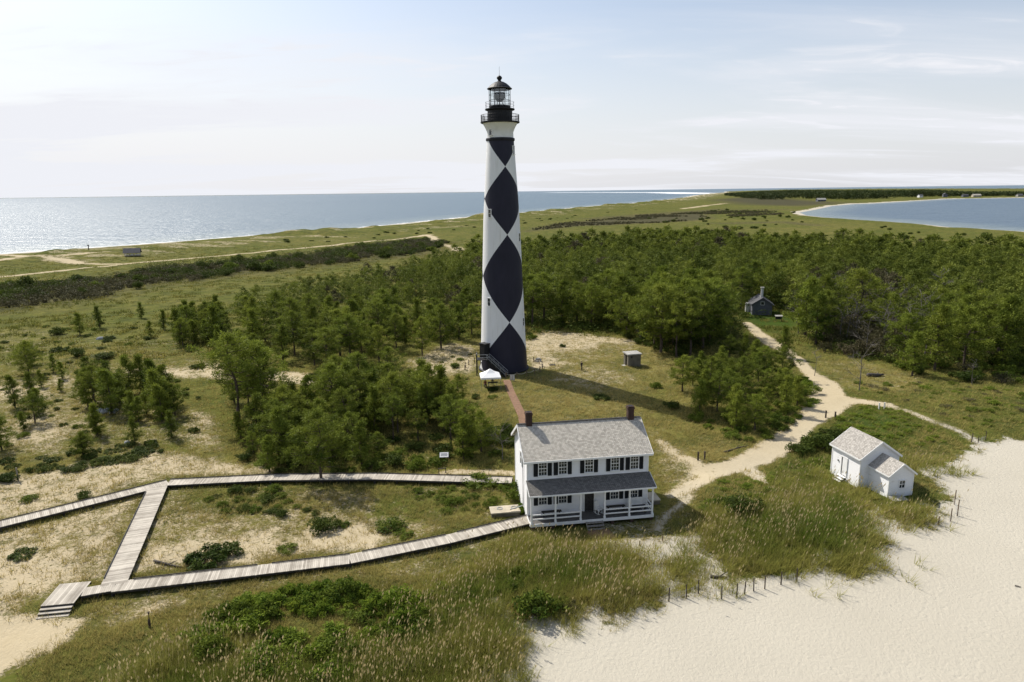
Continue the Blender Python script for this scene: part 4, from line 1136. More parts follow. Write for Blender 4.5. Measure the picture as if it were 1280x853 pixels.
# door in the wall that looks along the dune, window in the beach gable
f = MB(); xd, zd = 2.15, 0.62
for s in (-1, 1): f.box((xd + s * 0.46, -0.04, zd + 1.0), (0.1, 0.1, 2.05))
f.box((xd, -0.04, zd + 2.06), (1.02, 0.1, 0.1)); fo = f.build('door_frame', M['trim_white'], ok)
MB().box((xd + 0.1, -0.06, zd + 1.0), (0.66, 0.05, 1.98)).build('door', M['white_paint'], fo)
MB().box((xd - 0.30, -0.02, zd + 1.0), (0.16, 0.03, 1.98)).build('door_gap', M['dark_wood'], fo)
MB().box((xd - 1.0, -0.06, zd + 1.35), (0.14, 0.1, 0.18)).build('meter_box', M['grey_metal'], ok)
xw = L1 + L2; yw, zw = B2 + D2 / 2 + 0.1, 1.55
f = MB()
for s in (-1, 1): f.box((xw + 0.04, yw + s * 0.36, zw), (0.1, 0.07, 0.9))
for s in (-1, 1): f.box((xw + 0.05, yw, zw + s * 0.44), (0.13, 0.8, 0.07))
f.box((xw + 0.035, yw, zw), (0.06, 0.68, 0.05)); f.box((xw + 0.034, yw, zw), (0.05, 0.035, 0.86))
fo = f.build('window', M['trim_white'], ok); MB().box((xw + 0.012, yw, zw), (0.02, 0.66, 0.84)).build('pane', M['window_glass'], fo)
mb = MB()
for k in range(4): mb.box((xd, -0.3 - 0.27 * k, 0.5 - 0.2 * k), (1.15, 0.30, 0.055))
so2 = mb.build('steps', M['trim_white'], ok)
for s in (-1, 1): MB().bar((xd + s * 0.5, -0.1, 0.40), (xd + s * 0.5, -1.25, -0.3), 0.06, 0.22).build('stringer', M['dark_wood'], so2)
sp = OM @ Vector((L1 + L2 + 0.75, B2 + 0.6, 0)); zs_ = z1(sp.x, sp.y)
t = thing('concrete_slab', 'tilted pale concrete slab at the foot of the annex wall', 'slab', (sp.x, sp.y, zs_), OYAW)
MB().box((0, 0, 0.1), (1.0, 1.7, 0.18), mtx=Matrix.Rotation(0.1, 3, 'Y')).build('slab', M['slab_light'], t)

# ------------------------------------------------------------------ boardwalk
def deck_run(mb, kb, pts, w, z, kerb=(1,), a0=0.0, a1=0.0):
    P = [Vector((p[0], p[1], z)) for p in pts]
    for i in range(len(P) - 1):
        a, b = P[i], P[i + 1]; d = (b - a); Ln = d.length; d.normalize(); s = Vector((-d.y, d.x, 0))
        n = max(1, int(Ln / 0.155)); rz = math.atan2(d.y, d.x)
        for k in range(n):
            c = a + d * (Ln * (k + .5) / n)
            mb.box(c + Vector((0, 0, random.uniform(-0.006, 0.006))), (Ln / n - 0.014, w + random.uniform(-0.02, 0.02), 0.045), rz, tint=min(1, max(0, random.gauss(0.55, 0.26))))
        for sg in (-1, 1): kb.bar(a + s * sg * (w / 2 - 0.08) - Vector((0, 0, 0.12)), b + s * sg * (w / 2 - 0.08) - Vector((0, 0, 0.12)), 0.06, 0.19)
        m_ = max(2, int(Ln / 2.4))
        for k in range(m_ + 1):
            for sg in (-1, 1):
                c = a.lerp(b, k / m_) + s * sg * (w / 2 - 0.15); kb.box(c - Vector((0, 0, 0.5)), (0.12, 0.12, 0.95), rz)
    return mb


bw = thing('boardwalk', 'pale weathered plank boardwalk branching across the dunes to the house', 'boardwalk', (bwB[1][0], bwB[1][1], 0))
bo = np.array([bwB[1][0], bwB[1][1]])
def loc(Pp): return [p - bo for p in Pp]
ZD = 0.5
up_ = MB(); kb = MB(); fr_ = MB(); cn = MB()
deck_run(up_, kb, loc(bwA), 1.62, ZD)
deck_run(cn, kb, loc(bwB), 2.0, ZD + 0.003)
deck_run(fr_, kb, loc(bwC[1:]), 1.62, ZD - 0.003)
up_.build('upper_deck', M['deck'], bw); cn.build('link_deck', M['deck'], bw); fr_.build('lower_deck', M['deck'], bw)
pl = poly([(71, 731), (110, 727.5), (97, 753.5), (54, 758)], 0.5) - bo
ctr = pl.mean(0); dv = Vector((*(pl[1] - pl[0]), 0)).normalized(); dn = Vector((-dv.y, dv.x, 0))
wP = ((pl[1] - pl[0]) @ np.array(dv.xy) + (pl[2] - pl[3]) @ np.array(dv.xy)) / 2; lP = np.linalg.norm((pl[0] + pl[1] - pl[2] - pl[3]) / 2)
pm = MB(); n = int(wP / 0.155); rz = math.atan2(dv.y, dv.x)
for k in range(n): pm.box(Vector((ctr[0], ctr[1], ZD + 0.004)) + dv * (wP * ((k + .5) / n - .5)), (wP / n - 0.014, lP, 0.045), rz, tint=min(1, max(0, random.gauss(0.6, 0.22))))
pm.build('end_platform', M['deck'], bw)
for sg in (-1, 1): kb.bar(Vector((ctr[0], ctr[1], ZD - 0.13)) - dv * wP / 2 + dn * sg * (lP / 2 - 0.05), Vector((ctr[0], ctr[1], ZD - 0.13)) + dv * wP / 2 + dn * sg * (lP / 2 - 0.05), 0.06, 0.2)
lk = MB(); a_ = Vector((ctr[0], ctr[1], ZD)) + dv * wP / 2; b_ = Vector((*(bwC[1] - bo), ZD)); deck_run(lk, kb, [a_, b_], 1.3, ZD - 0.002); lk.build('link_deck', M['deck'], bw)
kb.build('joists', M['dark_wood'], bw)
stp = MB()
for k in range(3):
    c = Vector((ctr[0], ctr[1], ZD - 0.16 * (k + 1) + 0.01)) - dn * (lP / 2 + 0.17 + 0.32 * k); stp.box(c, (wP - 0.1, 0.34, 0.05), rz, tint=0.6)
so3 = stp.build('steps', M['deck'], bw)
rs_ = MB()
for k in range(4):
    c = Vector((ctr[0], ctr[1], ZD - 0.16 * k - 0.10)) - dn * (lP / 2 + 0.02 + 0.32 * k); rs_.box(c, (wP - 0.14, 0.03, 0.14), rz)
rs_.build('risers', M['dark_wood'], so3)
# raised kerb along the far edge of each run
kr = MB()
for Pp, w in ((bwA, 1.62), (bwC[1:], 1.62), (bwB[::-1], 2.0)):
    for i in range(len(Pp) - 1):
        a = Vector((*(Pp[i] - bo), ZD)); b = Vector((*(Pp[i + 1] - bo), ZD)); d = (b - a).normalized(); s = Vector((-d.y, d.x, 0)) * (w / 2 - 0.03)
        t0, t1 = (0.0, 1.0)
        if Pp is not bwA: a = a + d * 1.2
        if Pp is not bwA and i == len(Pp) - 2 and len(Pp) == 2: b = b - d * 1.0
        kr.bar(a + s + Vector((0, 0, 0.10)), b + s + Vector((0, 0, 0.10)), 0.05, 0.09)
kr.build('kerb_rail', M['dark_wood'], bw)
# ------------------------------------------------------------------ small things on the sand
def gp(px, py): return Pt(px, py)


# pop-up tent with table and two people
tp = gp(613, 484)
t = thing('canopy_tent', 'white pop-up canopy tent at the foot of the lighthouse stair', 'tent', tp, 0.12)
hw = 1.65
mb = MB(); e = 2.05
cs = [(-hw, -hw), (hw, -hw), (hw, hw), (-hw, hw)]
vs = [(x, y, e) for x, y in cs] + [(x * .45, y * .45, e + 0.52) for x, y in cs] + [(0, 0, e + 1.15)] + [(x, y, e - 0.28) for x, y in cs]
fs = [(i, (i + 1) % 4, 4 + (i + 1) % 4, 4 + i) for i in range(4)] + [(4 + i, 4 + (i + 1) % 4, 8) for i in range(4)] + [(9 + i, 9 + (i + 1) % 4, (i + 1) % 4, i) for i in range(4)]
mb.add(vs, fs).build('canopy', M['white_fabric'], t)
for x, y in cs: MB().tube([(x * .97, y * .97, -0.3), (x * .97, y * .97, e)], 0.03, 6).build('leg', M['grey_metal'], t)
t = thing('folding_table', 'folding table in the shade of the white canopy', 'table', tp + Vector((0.4, 0.2, 0)), 0.15)
MB().box((0, 0, 0.74), (1.7, 0.7, 0.05)).build('tabletop', M['dark_wood'], t)
for x in (-.7, .7):
    for y in (-.28, .28): MB().box((x, y, 0.32), (0.05, 0.05, 0.85)).build('leg', M['grey_metal'], t)


def person(label, loc_, rz, shirt, trousers, pose='stand', h=1.75):
    me = bpy.data.meshes.new('person')
    k = h / 1.75
    J = {'pel': (0, 0, .95), 'waist': (0, .01, 1.10), 'chest': (0, 0, 1.33), 'neck': (0, .01, 1.49), 'head': (0, -.02, 1.60), 'top': (0, -.01, 1.71)}
    rad = {'pel': .135, 'waist': .12, 'chest': .15, 'neck': .06, 'head': .095, 'top': .075}
    ed = [('pel', 'waist'), ('waist', 'chest'), ('chest', 'neck'), ('neck', 'head'), ('head', 'top')]
    for s, n in ((-1, 'l'), (1, 'r')):
        st_ = 0.10 * s if pose == 'walk' else 0.02 * s
        J.update({n + 'sh': (.18 * s, 0, 1.40), n + 'el': (.25 * s, .03 - st_ * .6, 1.13), n + 'wr': (.25 * s, -.06 - st_ * .9, .89), n + 'hd': (.25 * s, -.09 - st_, .79),
                  n + 'hip': (.095 * s, 0, .88), n + 'kn': (.10 * s, -.03 + st_, .50), n + 'an': (.105 * s, .02 + st_ * 1.6, .08), n + 'to': (.12 * s, -.15 + st_ * 1.6, .04)})
        rad.update({n + 'sh': .075, n + 'el': .05, n + 'wr': .036, n + 'hd': .042, n + 'hip': .105, n + 'kn': .07, n + 'an': .05, n + 'to': .042})
        ed += [('chest', n + 'sh'), (n + 'sh', n + 'el'), (n + 'el', n + 'wr'), (n + 'wr', n + 'hd'), ('pel', n + 'hip'), (n + 'hip', n + 'kn'), (n + 'kn', n + 'an'), (n + 'an', n + 'to')]
    if pose == 'sit':
        for s, n in ((-1, 'l'), (1, 'r')):
            J[n + 'kn'] = (.13 * s, -.42, .90); J[n + 'an'] = (.13 * s, -.42, .50); J[n + 'to'] = (.14 * s, -.56, .46); J[n + 'wr'] = (.15 * s, -.30, 1.02); J[n + 'hd'] = (.10 * s, -.38, 1.0)
    nm = list(J); me.from_pydata([tuple(c * k for c in J[a]) for a in nm], [(nm.index(a), nm.index(b)) for a, b in ed], [])
    o = bpy.data.objects.new('person', me); COL.objects.link(o)
    sk = o.modifiers.new('skin', 'SKIN'); sv = me.skin_vertices[0].data
    for i, a in enumerate(nm): sv[i].radius = (rad[a] * k, rad[a] * k * (0.75 if a in ('chest', 'waist', 'pel') else 1)); sv[i].use_root = a == 'pel'
    ss = o.modifiers.new('sub', 'SUBSURF'); ss.levels = 2; ss.render_levels = 2
    dg = bpy.context.evaluated_depsgraph_get(); m2 = bpy.data.meshes.new_from_object(o.evaluated_get(dg)); o.modifiers.clear(); o.data = m2
    m2.materials.clear()
    for mm in (M['skin'], M[shirt], M[trousers], M['dark_post']): m2.materials.append(mm)
    for p in m2.polygons:
        c = p.center / k; x = abs(c.x); p.use_smooth = True
        p.material_index = 0
        if c.z < 1.46: p.material_index = 1
        if x > .19 and c.z < 1.15 and pose != 'sit': p.material_index = 0
        if c.z < 0.98 and x < .2: p.material_index = 2
        if pose == 'sit' and c.z < 0.97: p.material_index = 2
        if c.z < (0.53 if pose == 'sit' else .10): p.material_index = 3
    hr = MB(); q_ = [(0, 1.735), (.05, 1.73), (.085, 1.69), (.102, 1.63), (.098, 1.58)]
    hr.lathe([(a * k, b * k) for a, b in q_], 14, (0, 0.012 * k, 0)); hr.build('hair', M['hair'], o, True)
    f = MB()
    for s in (-1, 1): f.lathe([(0.0, -.011), (.010, 0), (0.0, .011)], 6, (s * .035 * k, -.108 * k, 1.615 * k))
    f.build('eye', M['black_iron'], o)
    o.location = loc_; o.rotation_euler = (0, 0, rz)
    if pose == 'sit': o.location.z -= 0.48 * k
    return tag(o, label, 'person')


person('person in dark clothes walking over the sand beside the tower', gp(727, 463.5), 0.9, 'dark_cloth', 'dark_cloth', 'walk', 1.78)
person('person in a red shirt seated under the white canopy', tp + Vector((-0.85, 0.1, 0)), 0.3, 'red_cloth', 'dark_cloth', 'sit')
person('person in navy standing behind the folding table', tp + Vector((0.35, 0.95, 0)), 0.1, 'navy_cloth', 'olive_cloth', 'stand')
t = thing('camp_stool', 'low dark stool under the canopy tent', 'stool', tp + Vector((-0.85, 0.1, 0)), 0.3)
MB().box((0, 0, 0.40), (0.42, 0.40, 0.05)).build('seat', M['dark_wood'], t)
for x in (-.17, .17):
    for y in (-.15, .15): MB().box((x, y, 0.16), (0.04, 0.04, 0.46)).build('leg', M['dark_wood'], t)

# notice board at the stair foot
p = gp(640.5, 476.5)
t = thing('notice_board', 'pale double notice board standing beside the foot of the stair', 'notice board', p, -0.15)
for s in (-1, 1):
    g = MB(); g.box((s * .21, 0, 0.62), (0.40, 0.08, 1.0)); go = g.build('panel', M['grey_metal'], t)
    MB().box((s * .21, -0.05, 0.64), (0.32, 0.02, 0.86)).build('sheet', M['sign_panel'], go)
for s in (-1, 1): MB().box((s * .3, 0.02, 0.05), (0.06, 0.06, 0.5)).build('leg', M['grey_metal'], t)

# rope and post ring round the tower
t = thing('rope_barrier', 'low post and rope barrier circling the foot of the tower', 'barrier', (TX, TY, 0))
pts = []
for k in range(15):
    a = R_(-128 + 15.5 * k) if k < 4 else R_(-128 + 15.5 * (k + 4.5))
    rr_ = 7.2; x, y = math.sin(a) * rr_, -math.cos(a) * rr_; z = z1(TX + x, TY + y)
    MB().box((x, y, z + 0.42), (0.15, 0.15, 1.15)).build('post', M['post_wood'], t); pts.append((x, y, z + 0.8))
mb = MB()
for i in range(len(pts) - 1):
    if i == 3: continue
    a, b = Vector(pts[i]), Vector(pts[i + 1]); mb.tube([a, a.lerp(b, .25) - Vector((0, 0, .2)), a.lerp(b, .5) - Vector((0, 0, .27)), a.lerp(b, .75) - Vector((0, 0, .2)), b], 0.035, 5)
mb.build('rope', M['rope'], t)


# oil house: small concrete hut with a flat slab roof
p = gp(790, 456.5)
t = thing('oil_house', 'small grey concrete hut with flat slab roof and open doorway', 'hut', p, 0.22)
w, d, h = 2.5, 2.3, 2.25
mb = MB(); th = 0.2
mb.box((0, -d / 2 + th / 2, h / 2 - .2), (w, th, h + .4)); mb.box((0, d / 2 - th / 2, h / 2 - .2), (w, th, h + .4)); mb.box((w / 2 - th / 2, 0, h / 2 - .2), (th, d - 2 * th - .004, h + .4))
mb.box((-w / 2 + th / 2, -0.72, h / 2 - .2), (th, .45, h + .4)); mb.box((-w / 2 + th / 2, 0.62, h / 2 - .2), (th, .66, h + .4)); mb.box((-w / 2 + th / 2, -0.1, h - .12), (th, .78, .24))
mb.build('wall', M['grey_concrete'], t)
MB().box((0, 0, h + 0.08), (w + 0.35, d + 0.35, 0.2)).build('roof', M['slab_light'], t)
MB().box((-0.6, -d / 2 - 0.01, h - .42), (.35, .05, .35)).build('vent', M['dark_wood'], t)
MB().box((-w / 2 - .45, -0.1, 0.02), (.7, .95, .16)).build('doorstep', M['slab_light'], t)

# scattered bits near the tower
def chunk(name, label, cat, px, py, s, mt, group=None, rz=0.3):
    p = gp(px, py); bm_ = MB(); r = random.Random(int(px * 7 + py))
    prof = []; n = 9
    vs = []; fs = []
    rings = ((-0.5, .75), (-.1, 1.0), (.55, .9), (.95, .5))
    for zr_, k in rings:
        for i in range(n):
            a = 2 * PI * i / n; kk = k * (1 + r.uniform(-.2, .2)); vs.append((math.cos(a) * s[0] / 2 * kk, math.sin(a) * s[1] / 2 * kk, s[2] * (zr_ + r.uniform(-.08, .08))))
    for j in range(len(rings) - 1):
        for i in range(n): fs.append((j * n + i, j * n + (i + 1) % n, (j + 1) * n + (i + 1) % n, (j + 1) * n + i))
    fs.append(tuple((len(rings) - 1) * n + i for i in range(n)))
    bm_.add(vs, fs); o = bm_.build(name, mt, None, False, p); o.rotation_euler = (0, 0, rz)
    return tag(o, label, cat, group)


chunk('concrete_block', 'pale concrete block lying east of the tower foot', 'block', 672.5, 452, (1.5, .8, .7), M['slab_light'])
chunk('concrete_block', 'dark flat stone on the sand beyond the rope barrier', 'stone', 690.5, 457, (1.3, .9, .3), M['grey_concrete'])
for k, (a, b, s) in enumerate(((124, 514, 1.0), (130, 516, 1.2), (135, 513, .9), (140, 516.5, 1.0), (145, 514, .7))):
    chunk('rubble_rock', 'pale rock in the small heap among the western pines', 'rock', a, b, (s * 1.1, s * .7, s * .5), M['rock'], 'rocks in the small rubble heap', k)
chunk('rubble_rock', 'lone pale rock on the bare patch below the heap of rocks', 'rock', 159, 555, (.8, .6, .4), M['rock'])
chunk('rubble_rock', 'flat pale rock on the sandy hummock in the western meadow', 'rock', 126, 424, (2.2, 1.0, .5), M['rock'])


def log(label, a, b, r, name='driftwood_log', mt='driftwood', fork=True):
    A_, B_ = gp(*a), gp(*b); c = (A_ + B_) / 2; A_ = A_ - c; B_ = B_ - c
    m_ = [A_.lerp(B_, k / 4) + Vector((0, random.uniform(-.06, .06), r * .7 + random.uniform(0, .08))) for k in range(5)]
    mb = MB().tube(m_, [r, r * .95, r * .85, r * .7, r * .45], 7)
    if fork: mb.tube([m_[2], m_[2] + (B_ - A_).normalized() * .5 + Vector((.2, .35, .25))], [r * .5, r * .2], 5)
    o = mb.build(name, M[mt], None, True, c); return tag(o, label, 'log')


log('grey driftwood log lying beside the dark shrub between boardwalks', (193, 703), (229, 711), .12)
log('dark driftwood log on the white sand behind the sand fence', (888, 722.5), (909, 723.5), .14)
log('dark fallen log in the dry grass right of the track', (1084, 471), (1104, 470.5), .35)
log('short dark stick lying alone on the open beach', (1268, 733), (1276, 734.5), .05, 'driftwood_stick', fork=False)
log('dead branch lying in the brush behind the track posts', (905, 566), (935, 558), .10, 'fallen_branch')

# interpretive sign and bench by the upper boardwalk
p = gp(555.5, 579)
t = thing('wayside_sign', 'slanted white information panel on dark legs above the boardwalk', 'sign', p, 0.05)
g = MB(); g.box((0, 0, 1.05), (1.15, .75, .05), mtx=Matrix.Rotation(R_(38), 3, 'X')); go = g.build('frame', M['dark_wood'], t)
pm = MB(); T = Matrix.Rotation(R_(38), 3, 'X')
pm.box(Vector((0, 0, 1.05)) + T @ Vector((0, 0, .03)), (1.05, .66, .015), mtx=T); po_ = pm.build('panel', M['trim_white'], go)
ink = MB()
for k in range(5): ink.box(Vector((0, 0, 1.05)) + T @ Vector((random.uniform(-.05, .05), .18 - .08 * k, .041)), (.8, .028, .006), mtx=T)
ink.build('text_lines', M['dark_cloth'], go)
for s in (-1, 1): MB().box((s * .42, 0.05, .42), (.08, .08, 1.2)).build('leg', M['dark_wood'], t)
p = gp(553, 592)
t = thing('footbridge_rail', 'low dark wooden frame beside the sandy trail', 'rail', p, 0.25)
for s in (-1, 1): MB().box((s * .4, 0, .25), (.08, .08, .8)).build('post', M['dark_wood'], t)
MB().box((0, 0, .62), (.95, .1, .07)).build('rail', M['dark_wood'], t)
p = gp(23, 601)
t = thing('sign_post', 'thin grey marker post left among the western shrubs', 'post', p)
MB().box((0, 0, .7), (.12, .1, 1.7)).build('post', M['grey_wood'], t); MB().box((0, 0, 1.57), (.15, .13, .06)).build('cap', M['grey_wood'], t)
p = gp(187, 784)
t = thing('fence_post', 'old dark post standing alone in the grass below the lower boardwalk', 'post', p, .3)
MB().tube([(0, 0, -.4), (0.02, 0, .5), (.06, .02, 1.25)], [.1, .095, .08], 8).build('post', M['dark_post'], t)


# fences of posts and thin pickets
def sand_fence(label, pts, ht, mt, lean=0.02, pick='pale_post', group='sand fences along the beach', pitch=0.16):
    P = [gp(*a) for a in pts]; base = P[0]
    t = thing('sand_fence', label, 'fence', base, 0, group)
    for i, q_ in enumerate(P):
        q_ = q_ - base; l_ = Vector((random.uniform(-lean, lean) * 3, random.uniform(-lean, lean) * 3, ht[i] if isinstance(ht, (list, tuple)) else ht))
        MB().tube([q_ - Vector((0, 0, .4)), q_ + l_], [.055, .045], 6).build('post', M[mt], t)
    if pick:
        mb = MB()
        for i in range(len(P) - 1):
            a, b = P[i] - base, P[i + 1] - base; n = max(2, int((b - a).length / pitch))
            hh = (min(ht) if isinstance(ht, (list, tuple)) else ht) * .8
            for k in range(n):
                c = a.lerp(b, (k + .5) / n)
                if random.random() < .3: continue
                mb.box(c + Vector((0, 0, hh * .42)), (.022, .010, hh * random.uniform(.75, 1.0)), math.atan2((b - a).y, (b - a).x))
            for z in (.3, .75): mb.tube([a + Vector((0, 0, hh * z)), a.lerp(b, .5) + Vector((0, 0, hh * z - .05)), b + Vector((0, 0, hh * z))], .005, 4)
        mb.build('picket_wire', M[pick], t)


sand_fence('sagging picket sand fence below the oat covered dune', [(836, 752), (858, 748), (873, 742), (902, 749), (920.5, 746.5), (930.5, 743), (942, 739), (956, 736.5), (976, 731), (996, 727)], 1.2, 'dark_post')
sand_fence('short post fence on the beach beside the outbuilding', [(1173, 656), (1188, 652), (1196.5, 645), (1193, 631)], [.9, 1.35, 1.75, 1.6], 'post_wood')
sand_fence('short picket fence where the track reaches the beach', [(1214, 553), (1222.5, 553.5), (1232, 550.5)], [1.25, .9, 1.2], 'dark_post')
sand_fence('low picket line on the sand before the house', [(742, 690), (770, 684), (800, 683), (828, 676)], .55, 'post_wood', pitch=.25)


def gate_posts(label, pts, h, mt, name='track_post'):
    for k, (a, b) in enumerate(pts):
        p = gp(a, b); t = thing(name, label[k], 'post', p, random.uniform(0, 1), 'posts along the track')
        MB().box((0, 0, h / 2 - .2), (.16, .16, h + .4)).build('post', M[mt], t)
        g = MB(); g.box((0, 0, h + .03), (.19, .19, .05)); g.build('cap', M[mt], t)


gate_posts(['dark post west of the track where it forks', 'dark post on the fork of the track nearer the outbuilding'], [(1032, 522.5), (1043.7, 524)], 1.0, 'dark_post')
gate_posts(['pale square post beside the track to the beach', 'pale square post on the beach track, the beachward of two'], [(1098.4, 512.5), (1105.2, 512)], .95, 'pale_post')
gate_posts(['dark post at the sandy path corner nearer the house', 'dark post at the sandy path corner nearer the brush'], [(872.5, 575.5), (880.6, 575)], 1.0, 'dark_post')

# ------------------------------------------------------------------ cabin in the trees, kiosk and red roofed shed
p = gp(950, 391); CAB = p
t = thing('cabin', 'grey gabled cabin with a white flue half hidden in the pines', 'cabin', p, R_(90) - 0.22)
# gable faces the camera: ridge runs away
wl = gable_wall(MB(), -3.5, 3.5, -2.4, 2.4, -.5, 2.9, 4.5).build('wall', M['cabin_wall'], t)
r = gable_roof(MB(), -3.5, 3.5, -2.4, 2.4, 2.9, 4.5, .4, .35, .14).build('roof', M['cabin_roof'], t)
gable_trim(MB(), -3.5, 3.5, -2.4, 2.4, 2.9, 4.5, .4, .35, .12).build('eave_board', M['cabin_wall'], r)
g = MB(); g.box((-2.2, .1, 5.5), (.5, .55, 2.6)); c = g.build('chimney', M['sign_panel'], t); MB().box((-2.2, .1, 6.9), (.85, .85, .26)).build('chimney_cap', M['slab_light'], c)
f = MB()
for s in (-1, 1): f.box((-3.54, s * .42, 3.0), (.08, .08, .9)); f.box((-3.54, 0, 3.0 + s * .42), (.08, .92, .08))
fo = f.build('window', M['trim_white'], t); MB().box((-3.51, 0, 3.0), (.03, .78, .8)).build('pane', M['window_glass'], fo)
g = MB(); g.box((1.6, 3.0, 1.0), (1.8, 1.1, 2.6)); g.build('side_annex', M['sign_panel'], t)
p = gp(973, 402)
t = thing('kiosk_sign', 'small low roofed notice stand on the lawn before the cabin', 'notice stand', p, -.1)
for s in (-1, 1): MB().box((s * .65, 0, .5), (.1, .1, 1.6)).build('leg', M['dark_wood'], t)
MB().box((0, -.02, .95), (1.5, .08, .8)).build('board', M['board_dark'], t); MB().box((0, -.05, 1.42), (1.8, .7, .08), mtx=Matrix.Rotation(.35, 3, 'X')).build('roof', M['slab_light'], t)
p = gp(817, 392)
t = thing('red_roofed_shed', 'low shed with a rusty red roof glimpsed between the pines', 'shed', p, .15)
gable_wall(MB(), -2.6, 2.6, -1.5, 1.5, -.5, 2.0, 2.9).build('wall', M['dark_wood'], t); gable_roof(MB(), -2.6, 2.6, -1.5, 1.5, 2.0, 2.9, .3, .3).build('roof', M['rusty_roof'], t)
p = gp(838, 413)
t = thing('picnic_table', 'red brown picnic table at the edge of the pines', 'table', p, .2)
MB().box((0, 0, .75), (2.0, .8, .08)).build('tabletop', M['rusty_roof'], t)
for s in (-1, 1): MB().box((0, s * .75, .45), (2.0, .28, .06)).build('seat', M['rusty_roof'], t)
for s in (-1, 1): g = MB(); g.bar((s * .7, -.7, -.1), (s * .7, .25, .72), .08, .08); g.bar((s * .7, .7, -.1), (s * .7, -.25, .72), .08, .08); g.build('leg', M['rusty_roof'], t)

# beach pavilion
p = Pt(166, 320)
t = thing('beach_pavilion', 'open sided pavilion with a grey gabled roof near the surf', 'pavilion', p, 0.35)
gable_roof(MB(), -3.6, 3.6, -2.3, 2.3, 2.2, 4.1, .7, .6, .2).build('roof', M['cabin_roof'], t)
mb = MB(); mb.box((0, 0, .3), (7.4, 4.8, .25)); mb.build('floor', M['concrete'], t)
for x in (-3.4, -1.7, 0, 1.7, 3.4):
    for y in (-2.1, 2.1): MB().box((x, y, 1.2), (.26, .26, 2.2)).build('post', M['pale_post'], t)
g = MB()
for x in (-3.0, 0.0, 3.0): g.box((x, -2.2, .8), (1.2, .12, .5))
g.build('rail', M['pale_post'], t)
p = Pt(111, 312.5)
t = thing('beach_marker', 'dark marker post with a small board standing on the far beach', 'marker', p)
MB().box((0, 0, 1.1), (.35, .35, 3.0)).build('post', M['dark_wood'], t); MB().box((0, -.1, 2.6), (.9, .12, .7)).build('board', M['dark_wood'], t)

# ------------------------------------------------------------------ far shore houses
def far_house(label, px, py, w, d, h, rz, wall='white_paint', roof='cabin_roof', stilts=False):
    p = Pt(px, py); t = thing('shore_house', label, 'house', p, rz, 'houses on the far shore')
    z0 = 2.2 if stilts else -1
    gable_wall(MB(), -w / 2, w / 2, -d / 2, d / 2, z0, h, h + d * .32).build('wall', M[wall], t); r = gable_roof(MB(), -w / 2, w / 2, -d / 2, d / 2, h, h + d * .32, .8, .8, .4).build('roof', M[roof], t)
    for k in range(3):
        MB().box((-w * .3 + w * .3 * k, -d / 2 - .05, (h + max(z0, 0)) / 2 + .6), (w * .12, .1, h * .22)).build('window', M['window_glass'], t)
    if stilts:
        for x in (-.45, 0, .45):
            for y in (-.42, .42): MB().box((x * w, y * d, .8), (.7, .7, 4)).build('stilt', M['dark_wood'], t)


far_house('long low grey house among bushes at the near end of the far shore', 1026, 252, 20, 10, 4.5, .1, 'cabin_wall', 'slab_light')
far_house('small white house under the trees across the bay', 1150, 247.0, 12, 9, 6, .2)
far_house('tall grey gabled house across the bay beside the small white one', 1181, 246.6, 16, 11, 8.5, 1.2, 'cabin_wall', 'cabin_roof')
far_house('grey house with a wide front across the bay', 1206, 246.4, 16, 9, 5, .05, 'cabin_wall')
far_house('tan roofed low house across the bay at the end of the row', 1220, 246.4, 22, 10, 5, .0, 'concrete', 'shingles')
far_house('pale house at the east end of the far shore', 1274, 246.0, 15, 9, 5, .1, 'slab_light')
# ------------------------------------------------------------------ plants: prototypes
def rand_dirs(n, r, up=0.0):
    v = r.normal(size=(n, 3)); v[:, 2] += up
    return v / np.linalg.norm(v, axis=1, keepdims=True)


def needles(centers, radii, n, r, ln, wd, flat=0.75, up=0.35, tb=None):
    """spiky tufts: narrow triangles that fan out of each centre"""
    C_ = np.repeat(centers, n, 0); Rr = np.repeat(radii, n)[:, None]
    d = rand_dirs(len(C_), r, up); off = rand_dirs(len(C_), r) * (r.random((len(C_), 1)) ** 0.5) * Rr
    off[:, 2] *= flat
    base = C_ + off; d = d * 0.7 + off / np.maximum(np.linalg.norm(off, axis=1, keepdims=True), 1e-6) * 0.6
    d /= np.linalg.norm(d, axis=1, keepdims=True)
    side = np.cross(d, rand_dirs(len(C_), r)); side /= np.linalg.norm(side, axis=1, keepdims=True) + 1e-9
    l = ln * (0.7 + 0.6 * r.random((len(C_), 1))); w = wd * (0.7 + 0.6 * r.random((len(C_), 1)))
    V = np.stack([base - side * w, base + side * w, base + d * l], 1)
    t = np.repeat(tb if tb is not None else r.random(len(centers)), n) * 0.75 + 0.25 * r.random(len(C_))
    return V.reshape(-1, 3), t


def leaf_quads(P, size, r, up=0.3):
    n = len(P); d = rand_dirs(n, r, up); s = np.cross(d, rand_dirs(n, r)); s /= np.linalg.norm(s, axis=1, keepdims=True) + 1e-9
    l = size * (0.6 + 0.8 * r.random((n, 1))); w = l * 0.45
    return np.stack([P - d * l * .5, P + s * w, P + d * l * .6], 1).reshape(-1, 3)


